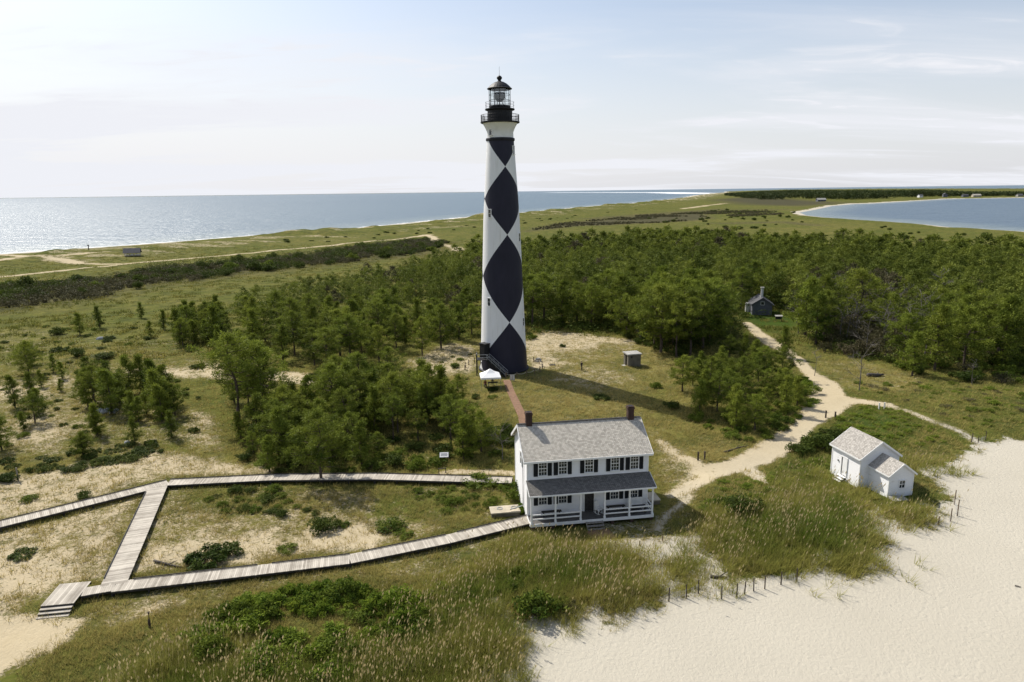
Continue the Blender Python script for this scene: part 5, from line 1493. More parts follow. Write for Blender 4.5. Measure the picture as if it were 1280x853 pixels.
M['pine_needles'] = foliage('pine_needles', (0.025, 0.050, 0.007), (0.235, 0.285, 0.040), trans=0.30)
M['pine_far'] = foliage('pine_far', (0.023, 0.047, 0.008), (0.215, 0.258, 0.042), trans=0.28)
M['cedar_leaf'] = foliage('cedar_leaf', (0.026, 0.048, 0.009), (0.100, 0.132, 0.024), trans=0.25)
M['shrub_leaf'] = foliage('shrub_leaf', (0.030, 0.062, 0.008), (0.170, 0.220, 0.030), trans=0.3)
M['bright_leaf'] = foliage('bright_leaf', (0.045, 0.092, 0.010), (0.230, 0.300, 0.036), trans=0.36)
M['brown_leaf'] = foliage('brown_leaf', (0.040, 0.044, 0.016), (0.125, 0.115, 0.060), trans=0.2)
M['grass_blade'] = foliage('grass_blade', (0.400, 0.325, 0.115), (0.115, 0.165, 0.020), trans=0.42)
M['meadow_blade'] = foliage('meadow_blade', (0.270, 0.230, 0.062), (0.075, 0.105, 0.015), trans=0.38)
M['cape_leaf'] = foliage('cape_leaf', (0.022, 0.040, 0.012), (0.075, 0.092, 0.030), trans=0.2)
M['oat_blade'] = foliage('oat_blade', (0.095, 0.150, 0.017), (0.335, 0.325, 0.082), trans=0.42)
M['oat_head'] = foliage('oat_head', (0.44, 0.36, 0.18), (0.62, 0.53, 0.31), trans=0.3)


def make_pine(seed, H, R, z0, n_limb, cone=0.0, lean=0.3, npf=52, gap=0.0):
    """trunk mesh and crown mesh of one pine"""
    r = np.random.default_rng(seed); rr = random.Random(seed)
    tp = [Vector((0, 0, -0.5))]
    for k in range(1, 7): tp.append(Vector((rr.uniform(-1, 1) * lean * k / 6, rr.uniform(-1, 1) * lean * k / 6, H * 0.97 * k / 6)))
    mb = MB().tube(tp, [0.020 * H * (1 - 0.88 * k / 6) + 0.012 for k in range(7)], 7)
    def at(z):
        f = min(max(z / (H * 0.97) * 6, 0), 5.999); i = int(f); return tp[i].lerp(tp[i + 1], f - i)
    cs = []; rd = []; tb = []
    for k in range(n_limb):
        u = (k + rr.random()) / n_limb; z = H * (z0 + (1 - z0) * u * 0.97)
        prof = (1 - u) ** (0.9 if cone else 0.55) * (0.35 + 0.65 * min(1, u / 0.18)) if cone else math.sin(PI * min(1, 0.16 + u * 0.86)) ** 0.75
        ln = R * max(0.16, prof) * rr.uniform(0.62, 1.15)
        if rr.random() < gap: continue
        a = k * 2.4 + rr.uniform(-.5, .5); p0 = at(z); rise = rr.uniform(0.05, 0.5) * (0.4 + u)
        p1 = p0 + Vector((math.cos(a) * ln * .55, math.sin(a) * ln * .55, rise * ln * .35)); p2 = p0 + Vector((math.cos(a + .15) * ln, math.sin(a + .15) * ln, rise * ln))
        mb.tube([p0, p1, p2], [0.006 * H * (1.1 - .7 * u), 0.004 * H * (1.1 - .7 * u), 0.012], 4, False)
        tint = rr.random() * .55 + .45 * u  # lighter towards the top: sunlit crown painted into the tint
        m_ = max(2, int(ln / 0.42))
        for j in range(m_):
            f = (j + 1) / m_
            if f < 0.33 and ln > 0.9: continue
            q_ = (p0.lerp(p1, f * 1.8) if f < .55 else p1.lerp(p2, (f - .55) / .45))
            q_ = q_ + Vector((rr.gauss(0, .16), rr.gauss(0, .16), rr.gauss(0.1, .12))) * (0.5 + ln * .45)
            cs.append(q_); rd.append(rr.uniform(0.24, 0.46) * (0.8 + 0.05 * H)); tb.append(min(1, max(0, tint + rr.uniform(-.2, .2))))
    top = at(H * .97)
    for k in range(3): cs.append(top + Vector((rr.gauss(0, .12), rr.gauss(0, .12), -.1 * k))); rd.append(.3); tb.append(.8)
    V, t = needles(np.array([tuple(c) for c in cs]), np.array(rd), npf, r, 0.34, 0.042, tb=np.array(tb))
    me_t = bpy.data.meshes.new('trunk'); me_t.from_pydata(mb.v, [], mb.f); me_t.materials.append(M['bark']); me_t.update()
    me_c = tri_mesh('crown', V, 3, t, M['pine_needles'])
    return me_t, me_c, H


PINES = [make_pine(1, 9.0, 3.3, .28, 34), make_pine(2, 8.2, 3.0, .20, 34), make_pine(3, 9.8, 2.6, .38, 28, lean=.6), make_pine(4, 7.0, 3.0, .15, 32),
         make_pine(5, 6.0, 1.9, .12, 26, cone=1), make_pine(6, 5.0, 1.5, .10, 22, cone=1, gap=.12), make_pine(7, 10.0, 3.4, .42, 28, gap=.1, lean=.7), make_pine(8, 8.5, 3.5, .22, 38, lean=.4)]


def make_round(seed, R, H, mt, nclump=26, nl=70, leaf=0.17):
    """round broadleaf crown on short stems"""
    r = np.random.default_rng(seed); rr = random.Random(seed); mb = MB()
    cs = []; 
    for k in range(nclump):
        a = rr.uniform(0, 2 * PI); f = math.sqrt(rr.random()); z = H * (.28 + .62 * rr.random() * (1 - .55 * f * f))
        cs.append((math.cos(a) * R * f * .85, math.sin(a) * R * f * .85, z))
    for k in range(6):
        c = Vector(cs[k]); mb.tube([(rr.uniform(-.1, .1), rr.uniform(-.1, .1), -.3), c * .5 + Vector((0, 0, .05)), c], [.03 * H + .02, .02 * H + .015, .015], 5, False)
    cs = np.array(cs); rad = (0.26 + 0.16 * r.random(nclump)) * min(R, H * .9)
    d = rand_dirs(nclump * nl, r, .25); P_ = np.repeat(cs, nl, 0) + d * np.repeat(rad, nl)[:, None] * (0.55 + .5 * r.random((nclump * nl, 1)))
    P_[:, 2] = np.maximum(P_[:, 2], -.05)
    V = leaf_quads(P_, leaf, r, .4)
    t = np.repeat(r.random(nclump), nl) * .6 + .4 * r.random(nclump * nl)
    me_t = bpy.data.meshes.new('stem'); me_t.from_pydata(mb.v, [], mb.f); me_t.materials.append(M['bark']); me_t.update()
    return me_t, tri_mesh('foliage', V, 3, t, M[mt]), H


SHR = [make_round(20 + k, 1.0, (0.8, 1.0, 1.2)[k % 3], 'shrub_leaf', 24, 60, .16) for k in range(3)]
SHD = [make_round(30 + k, 1.0, (0.75, 1.0, 1.25)[k % 3], 'cedar_leaf', 26, 70, .15) for k in range(3)]
SHB = [make_round(40 + k, 1.0, (0.7, .9, 1.1)[k % 3], 'bright_leaf', 24, 60, .17) for k in range(3)]
SHN = [make_round(50 + k, 1.0, (0.8, 1.0, 1.2)[k % 3], 'brown_leaf', 22, 34, .13) for k in range(3)]


def make_dead(seed, H):
    rr = random.Random(seed); mb = MB()
    tp = [Vector((0, 0, -.4)), Vector((rr.uniform(-.2, .2), rr.uniform(-.2, .2), H * .35)), Vector((rr.uniform(-.5, .5), rr.uniform(-.5, .5), H * .7)), Vector((rr.uniform(-.8, .8), rr.uniform(-.8, .8), H))]
    mb.tube(tp, [.09, .07, .045, .015], 6); br = MB()
    def grow(p, d, l, rad, dep):
        q_ = p + d * l; br.tube([p, p.lerp(q_, .5) + Vector((rr.gauss(0, .05), rr.gauss(0, .05), .04)) * l, q_], [rad, rad * .75, rad * .4], 4, False)
        if dep:
            for k in range(3): grow(p.lerp(q_, rr.uniform(.4, 1)), (d + Vector((rr.gauss(0, .6), rr.gauss(0, .6), rr.gauss(.15, .4)))).normalized(), l * rr.uniform(.4, .65), rad * .5, dep - 1)
    for k in range(11):
        u = rr.uniform(.25, .97); f = u * 3; i = min(2, int(f)); p = tp[i].lerp(tp[i + 1], f - i); a = rr.uniform(0, 2 * PI)
        grow(p, Vector((math.cos(a), math.sin(a), rr.uniform(.1, .9))).normalized(), H * .34 * (1.15 - u * .7), .03, 2)
    m1 = bpy.data.meshes.new('trunk'); m1.from_pydata(mb.v, [], mb.f); m1.materials.append(M['grey_bark'])
    br.tube(tp[1:], [.06, .04, .014], 4)
    m2 = bpy.data.meshes.new('limbs'); m2.from_pydata(br.v, [], br.f); m2.materials.append(M['grey_bark'])
    return m1, m2, H


DEAD = [make_dead(k, 6.0) for k in (3, 8, 12)]


def plant(name, label, cat, group, pair, parts_, loc_, rz, sc, sz=None):
    o = bpy.data.objects.new(name, None); COL.objects.link(o); o.location = loc_; o.rotation_euler = (0, 0, rz); o.scale = (sc, sc, sz or sc)
    for nm, me in zip(parts_, pair):
        c = bpy.data.objects.new(nm, me); COL.objects.link(c); c.parent = o
    return tag(o, label, cat, group)


def top_scale(px, pyb, pyt, H):
    b = Pt(px, pyb); return b, max(0.2, (atY(px, pyt, b.y).z - b.z) / H)


# ------------------------------------------------------------------ where plants may not stand
KEEP = [(hsx.x, hsx.y, 5.5) for hsx in (HM @ Vector((2.5, 2.5, 0)), HM @ Vector((6.1, 2.5, 0)), HM @ Vector((9.8, 2.5, 0)))] + \
       [(TX, TY, 8.5), (CAB.x, CAB.y, 5.5), (*Pt(790, 454)[:2], 3.0), (*(OM @ Vector((2.2, 2.4, 0))).xy, 3.6), (*(OM @ Vector((6, 2.6, 0))).xy, 2.4), (*tp.xy, 3.0), (*Pt(817, 392)[:2], 3.8)]
TRK = poly([(934, 404), (964, 426), (1000, 452), (1032, 480), (1042, 505), (1010, 535), (975, 555), (935, 580), (880, 590)])
TRK2 = poly([(1042, 505), (1090, 506), (1140, 518), (1190, 538), (1235, 558)])
WALK = np.array([tuple(v) for v in w0])


def clear(x, y, m=0.0):
    x = np.atleast_1d(x); y = np.atleast_1d(y)
    ok_ = np.ones(x.shape, bool)
    for a, b, r in KEEP: ok_ &= np.hypot(x - a, y - b) > r + m
    db = np.minimum(np.minimum(dline(x, y, bwA), dline(x, y, bwB)), dline(x, y, bwC)); ok_ &= db > 1.15 + m
    ok_ &= (dline(x, y, TRK) > 1.7 + m) & (dline(x, y, TRK2) > 1.2 + m) & (dline(x, y, WALK) > 0.9 + m)
    return ok_


TRKN = poly([(934, 402), (964, 426), (1000, 452), (1032, 480)])


def sunny(p, ts=(3, 6, 9, 12)):
    """true where a tree would not shade the upper track"""
    return all(dline(np.array([p[0] + t * .707]), np.array([p[1] - t * .707]), TRKN)[0] > 2.6 for t in ts)


def scatter(Pn, dmin, n, seed, margin=0.5, taken=None):
    r = np.random.default_rng(seed); lo = Pn.min(0); hi = Pn.max(0); out = [] if taken is None else list(taken); k0 = len(out)
    cand = lo + r.random((n * 14, 2)) * (hi - lo)
    cand = cand[(sdpoly(cand[:, 0], cand[:, 1], Pn) > 0) & clear(cand[:, 0], cand[:, 1], margin)]
    cell = {}
    def key(p): return (int(p[0] // dmin), int(p[1] // dmin))
    for p in out: cell.setdefault(key(p), []).append(p)
    for p in cand:
        kx, ky = key(p)
        if any((p[0] - q_[0]) ** 2 + (p[1] - q_[1]) ** 2 < dmin * dmin for i in (-1, 0, 1) for j in (-1, 0, 1) for q_ in cell.get((kx + i, ky + j), ())): continue
        out.append(p); cell.setdefault((kx, ky), []).append(p)
        if len(out) - k0 >= n: break
    return out[k0:]


PN = ('trunk', 'crown'); SN = ('stem', 'foliage'); DN = ('trunk', 'limbs')
trees_xy = []


def pine_at(px, pyb, pyt, kind, label, group=None, rz=None):
    p = PINES[kind]; b, s = top_scale(px, pyb, pyt, p[2]); trees_xy.append((b.x, b.y))
    return plant('pine_tree', label, 'pine tree', group, p[:2], PN, b - Vector((0, 0, .1)), random.uniform(0, 6.28) if rz is None else rz, s * random.uniform(.97, 1.15), s)


# pines that stand apart and can be told one from another
for a in ((100, 419, 391, 4, 'small pine in the meadow nearest the sandy hummock'),
          (125, 410, 383, 5, 'small pine in the meadow behind the sandy hummock'),
          (177, 398, 378, 5, 'small distant pine in the meadow, farthest left of the wood edge'),
          (205, 412, 388, 5, 'loose small pine in the meadow beside two leaning ones'),
          (188, 422, 401, 4, 'very small pine in the meadow below the loose one'),
          (19, 510, 469, 4, 'conical young pine at the western edge of the view'),
          (36, 468, 427, 3, 'broad open pine over low shrubs at the western edge'),
          (2, 562, 512, 4, 'dark conical pine cut off by the western edge'),
          (30, 538, 515, 5, 'lone sapling pine on the dry grass of the western slope'),
          (117, 500, 445, 2, 'tall thin pine with open top among the western clump'),
          (104, 570, 540, 5, 'sapling pine on the sand above the upper boardwalk'),
          (122, 545, 505, 5, 'spindly pine below the heap of pale rocks'),
          (299, 530, 415, 6, 'tallest open crowned pine at the left end of the central clump'),
          (330, 524, 428, 0, 'tall pine beside the tallest one in the central clump'),
          (402, 603, 512, 7, 'broad pine standing against the upper boardwalk'),
          (417, 532, 452, 2, 'tall bent pine rising from the middle of the central clump'),
          (535, 526, 457, 3, 'dense oval pine at the lighthouse end of the central clump'),
          (567, 532, 482, 5, 'narrow young pine next to the dense oval one'),
          (347, 568, 500, 0, 'pine with a straight trunk in front of the central clump'),
          (783, 422, 369, 3, 'round bushy pine standing alone behind the concrete hut'),
          (980, 447, 408, 5, 'slender small pine beside the track before the cabin'),
          (1140, 470, 415, 4, 'dark cedar-like pine at the front of the right hand wood')):
    pine_at(*a)

pine_at(926, 386, 335, 0, 'tall pine shading the cabin on its track side')
pine_at(961, 383, 330, 3, 'tall broad pine right behind the cabin roof')
pine_at(940, 376, 326, 7, 'tall pine behind the cabin next to its chimney')

# pine groups
zones = [  # polygon in the photograph, spacing, number, kinds, scale range, label, group
    ([(80, 508), (120, 490), (205, 490), (222, 520), (205, 545), (150, 520)], 1.9, 26, (2, 4, 4, 5, 5, 1), (.42, .88), 'dark pine in the crowded western clump above the rock heap', 'pines of the western clump'),
    ([(218, 432), (236, 405), (275, 400), (290, 440), (262, 452), (235, 445)], 2.2, 18, (4, 5, 1, 5), (.6, .95), 'pine in the loose row at the left end of the wood', 'pines at the left end of the wood'),
    ([(268, 556), (300, 592), (400, 592), (520, 584), (610, 574), (637, 560), (634, 520), (600, 500), (530, 498), (470, 482), (400, 500), (330, 498), (280, 500)], 2.2, 110, (4, 5, 4, 5, 2, 1, 6, 0, 3), (.34, .92), 'pine in the dense clump between the upper boardwalk and the lighthouse', 'pines of the central clump'),
    ([(846, 492), (868, 520), (900, 548), (960, 548), (1005, 520), (1012, 492), (995, 462), (945, 440), (890, 446)], 2.3, 36, (1, 3, 5, 4, 7), (.38, .72), 'pine in the bushy clump enclosed by the bending track', 'pines inside the bend of the track'),
]
for zi, (pp, dm, nn, kinds, sr, lab, grp) in enumerate(zones):
    for p in scatter(poly(pp), dm, nn, 100 + zi, 0.6, None):
        if any((p[0] - q_[0]) ** 2 + (p[1] - q_[1]) ** 2 < 1.6 for q_ in trees_xy): continue
        if zi == 2 and sdpoly(np.array([p[0]]), np.array([p[1]]), poly([(568, 476), (650, 476), (650, 548), (582, 548)]))[0] > 0: continue
        if zi == 3 and not sunny(p, (2, 4)): continue
        if zi in (0, 2) and fbm(np.array([p[0] / 5]), np.array([p[1] / 5]), 44, 2)[0] > .13: continue
        trees_xy.append(tuple(p)); k = random.choice(kinds); s = random.uniform(*sr) * 8.5 / PINES[k][2]
        plant('pine_tree', lab, 'pine tree', grp, PINES[k][:2], PN, (p[0], p[1], z1(p[0], p[1]) - .1), random.uniform(0, 6.28), s * random.uniform(.95, 1.2), s)

for p in scatter(poly([(808, 436), (850, 448), (885, 440), (902, 424), (908, 404), (870, 402), (815, 414)]), 3.6, 26, 140, 2.5):
    if not sunny(p): continue
    trees_xy.append(tuple(p)); k = random.choice((0, 1, 3, 6, 7)); s = random.uniform(1.2, 1.62) * 8.8 / PINES[k][2]
    plant('pine_tree', 'tall pine in the stand between the concrete hut and the cabin track', 'pine tree', 'tall pines beside the cabin track', PINES[k][:2], PN, (p[0], p[1], z1(p[0], p[1]) - .1), random.uniform(0, 6.28), s * 1.1, s)

# the forest: individuals in front, the rest as one mass
FOR = poly([(232, 425), (262, 432), (285, 450), (310, 466), (350, 462), (385, 470), (430, 462), (480, 466), (500, 445), (545, 446), (565, 428), (600, 422), (650, 416), (700, 408), (760, 412), (796, 428), (828, 446), (862, 440), (900, 434), (925, 420),
            (924, 398), (990, 392), (1000, 425), (1046, 446), (1110, 454), (1180, 472), (1230, 470), (1300, 452), (1420, 440)])
back = np.array([[*G(a, b, 11.5)[:2]] for a, b in [(1420, 299), (1280, 297), (1150, 290), (1050, 289), (960, 285), (880, 284), (760, 287), (660, 293)]] + [[*G(a, b, 6.0)[:2]] for a, b in [(600, 303), (545, 318), (470, 333), (400, 345), (330, 357), (295, 370), (225, 392)]])
FORP = np.concatenate([FOR, back])
pts = scatter(FORP, 5.2, 4200, 321, 0.8, trees_xy)
pts = [p for p in pts if not (sdpoly(np.array([p[0]]), np.array([p[1]]), poly([(985, 420), (930, 410), (936, 392), (992, 388)]))[0] > 0)]
BARE = poly([(1032, 446), (1112, 456), (1122, 405), (1040, 396)])
pts = [p for p in pts if sunny(p) and not (sdpoly(np.array([p[0]]), np.array([p[1]]), BARE)[0] > 0 and random.random() < .75) and fbm(np.array([p[0] / 11]), np.array([p[1] / 11]), 33, 2)[0] < .24]
pts.sort(key=lambda p: p[0] ** 2 + p[1] ** 2)
fov = lambda p: abs(math.atan2(p[0], p[1])) < R_(38.5)
n_ind = 284 - sum(1 for o in COL.objects if o.name.startswith('pine_tree'))
front = [p for p in pts if fov(p)][:n_ind]
fs_ = set((p[0], p[1]) for p in front)
rest = [p for p in pts if (p[0], p[1]) not in fs_]
for p in front:
    east = p[0] > 0
    left = not east
    kinds = (0, 1, 3, 7, 4, 2) if east else (0, 1, 4, 5, 3)
    k = random.choice(kinds); s = random.uniform(.78, 1.25) * (11.6 if east else 7.8) / PINES[k][2]
    lab, grp = ('tall pine in the front of the forest east of the lighthouse', 'front pines of the eastern forest') if east else ('pine in the front of the wood west of the lighthouse', 'front pines of the western wood')
    plant('pine_tree', lab, 'pine tree', grp, PINES[k][:2], PN, (p[0], p[1], z1(p[0], p[1]) - .1), random.uniform(0, 6.28), s * random.uniform(.95, 1.2), s)


def far_crown(seed, H, R, z0, npuff=34, nt=15, ln=.75, wd=.15):
    r = np.random.default_rng(seed); u = r.random(npuff) ** .9; a = r.random(npuff) * 2 * PI
    f = np.sqrt(r.random(npuff)) * np.sin(PI * np.minimum(1, .2 + u * .82)) ** .7
    C_ = np.stack([np.cos(a) * f * R, np.sin(a) * f * R, H * (z0 + (1 - z0) * u * .95)], 1)
    V, t = needles(C_, np.full(npuff, .62), nt, r, ln, wd, tb=np.clip(.25 + .5 * u + .3 * (r.random(npuff) - .5), 0, 1))  # upper puffs lighter, sun on the treetops put into the tint
    return V, t


FARC = [far_crown(200 + k, 9.0, 3.2, .25, 38, 28, .50, .095) for k in range(5)]
FARD = [far_crown(210 + k, 9.0, 3.2, .25, 36, 11, .85, .17) for k in range(5)]
VV = []; TT = []; II = []; r = np.random.default_rng(5)
THK = poly([(1000, 405), (1060, 420), (1140, 440), (1150, 400), (1090, 372), (1010, 375)])
in_thk = [(sdpoly(np.array([p[0]]), np.array([p[1]]), THK)[0] > 0) for p in rest]
zz_ = hz(np.array([p[0] for p in rest]), np.array([p[1] for p in rest]))
for i, p in enumerate(rest):
    V, t = (FARC if p[0] ** 2 + p[1] ** 2 < 290 ** 2 else FARD)[i % 5]; a = r.random() * 6.28; ew = float(np.interp(p[0], [-40, 10], [.82, 1.22])); s = ew * (.70 + .46 * r.random()) * (.86 + .3 * float(vnoise(p[0] / 28, p[1] / 28, 19))); sw = s * (.95 + .35 * r.random())
    c, sn = math.cos(a), math.sin(a); W_ = np.empty_like(V)
    W_[:, 0] = (V[:, 0] * c - V[:, 1] * sn) * sw + p[0]; W_[:, 1] = (V[:, 0] * sn + V[:, 1] * c) * sw + p[1]; W_[:, 2] = V[:, 2] * s + zz_[i] - .1
    II.append(np.full(len(t), int(r.random() < (.55 if in_thk[i] else .05)))); VV.append(W_); TT.append(np.clip(t * .62 + .5 * r.random() ** 1.5 - .06, 0, 1))
o = link('forest_canopy', tri_mesh('forest_canopy', np.concatenate(VV), 3, np.concatenate(TT), [M['pine_far'], M['brown_leaf']], np.concatenate(II)))
stuff(o, 'deep pine forest stretching back behind its front row of trees', 'forest')
print('pines', sum(1 for o in COL.objects if o.name.startswith('pine_tree')), 'rest', len(rest))

# dead and bare trees
for a, b, c, lab in ((1074, 488, 432, 'bare dead tree leaning over the bend of the track'), (1018, 470, 440, 'small bare tree beside the track near the clump'),
                     (1105, 432, 382, 'grey leafless tree among the eastern pines'), (1050, 425, 372, 'grey leafless tree at the edge of the eastern forest'),
                     (1083, 445, 395, 'grey bare tree in front of the eastern forest thicket'), (1215, 482, 452, 'bare grey shrub-like tree at the eastern meadow edge'),
                     (628, 575, 528, 'thin bare tree behind the west gable of the house'), (800, 428, 402, 'small bare tree behind the concrete hut')):
    d = random.choice(DEAD); p, s = top_scale(a, b, c, d[2])
    plant('dead_tree', lab, 'dead tree', None, d[:2], DN, p, random.uniform(0, 6.28), s)
for p in scatter(poly([(985, 428), (1060, 440), (1150, 462), (1200, 440), (1200, 400), (1100, 380), (1000, 385)]), 5, 34, 77, .5):
    d = random.choice(DEAD); s = random.uniform(1.0, 1.9)
    plant('dead_tree', 'grey leafless tree standing among the eastern pines', 'dead tree', 'leafless trees in the eastern forest', d[:2], DN, (p[0], p[1], z1(*p)), random.uniform(0, 6.28), s)


# ------------------------------------------------------------------ shrubs
SHRUBS = []


def shrub(px, py, wpx, hk, kind, label, group=None, name='shrub'):
    p = Pt(px, py); w = (G(px + wpx / 2, py).x - G(px - wpx / 2, py).x) / 2
    SHRUBS.append((9e9, name, label, group, random.choice(kind), p - Vector((0, 0, .05)), random.uniform(0, 6.28), w, w * hk))


for a in ((262, 703, 62, .62, SHD, 'dark sprawling shrub beside the driftwood log, left half'), (285, 693, 40, .6, SHD, 'dark sprawling shrub beside the driftwood log, right half'),
          (405, 662, 40, .75, SHD, 'round dark shrub alone on the sand between the boardwalks'), (428, 657, 22, .5, SHR, 'small low shrub beside the round dark one'),
          (490, 660, 40, .5, SHR, 'low green shrub near the upper side of the lower boardwalk'), (505, 670, 30, .5, SHR, 'small shrub touching the lower boardwalk rail'),
          (360, 688, 26, .45, SHR, 'tiny tuft of shrub on the bare sand between boardwalks'),
          (104, 624, 22, .7, SHD, 'small round dark shrub just above the upper boardwalk'), (37, 626, 22, .6, SHR, 'small round shrub on the sand left of the dark one'), (30, 694, 36, .4, SHD, 'flat dark shrub on the sand inside the left triangle'),
          (75, 440, 22, .7, SHD, 'round dark bush on the meadow left of the sandy hummock'), (97, 446, 20, .8, SHD, 'round bush on the sandy hummock'), (132, 448, 26, .45, SHD, 'flat bush across the sandy hummock'),
          (137, 424, 16, .6, SHD, 'small bush behind the sandy hummock'), (72, 418, 18, .9, SHD, 'round bush alone in the western meadow'), (247, 460, 18, .7, SHD, 'small round bush beside the wood on bare sand'),
          (394, 475, 18, .8, SHD, 'round bush on the bare strip above the central clump'),
          (668, 768, 58, .85, SHR, 'rounded bright shrub on the dune foot in front of the house'), (692, 762, 44, .8, SHR, 'rounded shrub behind the bright one on the dune foot'), (712, 765, 34, .8, SHN, 'greyish bare shrub on the dune foot'),
          (930, 640, 48, .62, SHD, 'round dark shrub on the dune behind the oats'), (905, 630, 36, .5, SHR, 'low shrub on the dune next to the round dark one'),
          (1022, 560, 46, .8, SHD, 'dark shrub at the back corner of the outbuilding'), (1000, 566, 34, .7, SHD, 'dark shrub beside the sandy path by the outbuilding'), (1040, 548, 30, .8, SHD, 'dark shrub pressed behind the outbuilding roof'),
          (616, 488, 16, .7, SHD, 'dark low bush in front of the white tent'), (703, 434, 9, .9, SHD, 'small dark bush on the bare sand behind the tower'), (664, 424, 16, .9, SHR, 'green bush beside the tower on the sand'),
          (752, 498, 26, .45, SHD, 'low dark bush in the shadow of the tower'), (820, 485, 16, .9, SHR, 'small bush in the grass below the concrete hut'), (840, 510, 22, .7, SHD, 'dark bush at the tip of the tower shadow'),
          (648, 622, 36, .9, SHR, 'leafy shrub against the west wall of the house'), (655, 640, 26, .8, SHB, 'green bush where the boardwalk meets the house'), (600, 606, 44, .45, SHR, 'low shrub on the upper boardwalk edge near the cistern'), (625, 608, 34, .5, SHR, 'shrub behind the concrete cistern')):
    shrub(*a)


def shrubs(px, dmin, n, kinds, sr, hr, label, group, seed, name='shrub', bias=1.0, gap=9.0):
    for p in scatter(poly(px), dmin, n, seed, .25):
        if fbm(np.array([p[0] / 3.2]), np.array([p[1] / 3.2]), 48, 2)[0] > gap: continue
        s = random.uniform(*sr); pr2 = random.choice(kinds)
        SHRUBS.append((s * s * bias / (p[0] ** 2 + p[1] ** 2), name, label, group, pr2, Vector((p[0], p[1], z1(*p) - .06)), random.uniform(0, 6.28), s, s * random.uniform(*hr)))


shrubs([(0, 605), (0, 578), (60, 568), (150, 556), (205, 553), (208, 566), (150, 580), (90, 590)], 1.1, 34, SHD, (.6, 1.25), (.4, .7), 'dark low shrub in the line across the sand above the upper boardwalk', 'shrub line above the upper boardwalk', 1)
shrubs([(255, 625), (300, 612), (345, 610), (370, 632), (400, 640), (385, 652), (330, 640), (280, 640)], 1.0, 24, SHR + SHD, (.5, 1.0), (.45, .8), 'green shrub in the patch below the pine on the upper boardwalk', 'shrub patch between the boardwalks', 2)
shrubs([(500, 606), (530, 604), (600, 612), (640, 628), (620, 645), (560, 640), (510, 618)], 1.1, 20, SHR, (.45, .9), (.4, .8), 'green shrub in the patch beside the concrete cistern', 'shrubs around the cistern', 3)
shrubs([(235, 812), (262, 774), (330, 750), (420, 740), (480, 742), (540, 752), (520, 790), (470, 825), (460, 853), (390, 853), (330, 838), (270, 830)], 1.0, 120, SHB + SHB + SHR, (.55, 1.5), (.6, 1.1), 'bright green shrub in the thicket below the lower boardwalk', 'green thicket below the lower boardwalk', 4, gap=.14)
shrubs([(520, 755), (560, 728), (620, 716), (655, 726), (640, 745), (590, 772), (540, 785)], 1.0, 26, SHB + SHR, (.5, .95), (.45, .8), 'green shrub in the thicket before the dune foot', 'thicket before the dune foot', 5)
shrubs([(310, 590), (420, 596), (520, 585), (630, 572), (636, 540), (560, 540), (420, 560), (300, 560)], 2.1, 44, SHR + SHD, (.8, 1.6), (.5, .9), 'undergrowth shrub beneath the pines of the central clump', 'undergrowth of the central clump', 6)
shrubs([(862, 520), (905, 558), (985, 556), (1020, 520), (1020, 480), (980, 470), (900, 530)], 1.7, 44, SHR + SHR + SHB, (.7, 1.4), (.5, .9), 'undergrowth shrub inside the bend of the track', 'undergrowth inside the track bend', 7)
shrubs([(1010, 560), (1040, 535), (1062, 516), (1105, 510), (1150, 530), (1190, 552), (1140, 565), (1090, 548)], 1.2, 48, SHB, (.5, .95), (.35, .55), 'low green shrub carpeting the mound behind the outbuilding', 'green mound behind the outbuilding', 8)
shrubs([(880, 640), (905, 608), (950, 602), (1000, 606), (1040, 614), (1000, 635), (940, 650)], 1.2, 34, SHB + SHR, (.45, .85), (.4, .6), 'low green shrub on the dune between house and outbuilding', 'shrubs on the dune between the houses', 9)
shrubs([(960, 600), (1000, 575), (1036, 575), (1040, 592), (1000, 600)], 1.1, 18, SHB + SHR, (.5, .9), (.4, .6), 'low green shrub beside the outbuilding steps', 'shrubs beside the outbuilding steps', 10)
shrubs([(990, 425), (1050, 442), (1110, 456), (1170, 474), (1230, 486), (1290, 480), (1290, 440), (1180, 450), (1080, 436)], 2.6, 40, SHD + SHR + SHN, (1.0, 2.1), (.6, 1.0), 'shrub along the front edge of the eastern forest', 'shrubs along the eastern forest edge', 11)
shrubs([(1060, 480), (1150, 476), (1280, 490), (1280, 530), (1220, 540), (1130, 508)], 1.8, 56, SHR + SHB + SHN, (.4, 1.1), (.3, .55), 'low shrub in the green meadow between track and forest', 'shrubs in the eastern meadow', 12)
shrubs([(655, 420), (700, 410), (760, 414), (800, 430), (850, 446), (850, 436), (780, 408), (700, 402)], 2.4, 24, SHD + SHR, (.8, 1.5), (.6, .9), 'shrub at the foot of the forest behind the sandy clearing', 'shrubs behind the sandy clearing', 13)
shrubs([(-40, 470), (60, 440), (240, 470), (262, 540), (180, 575), (-40, 560)], 2.4, 44, SHD + SHR, (.4, .95), (.5, .9), 'small shrub dotting the western slope around the pine clump', 'shrubs of the western slope', 15)
shrubs([(-40, 440), (60, 405), (220, 400), (260, 440), (100, 445)], 4.5, 24, SHD + SHR, (.6, 1.2), (.5, .8), 'shrub dotting the western meadow behind the sandy hummock', 'shrubs of the western meadow', 16)
shrubs([(520, 455), (590, 440), (600, 470), (560, 492), (640, 486), (640, 500), (540, 495)], 2.0, 22, SHR + SHD, (.4, .9), (.5, .8), 'low shrub on the sandy ground west of the tower', 'shrubs west of the tower', 17)
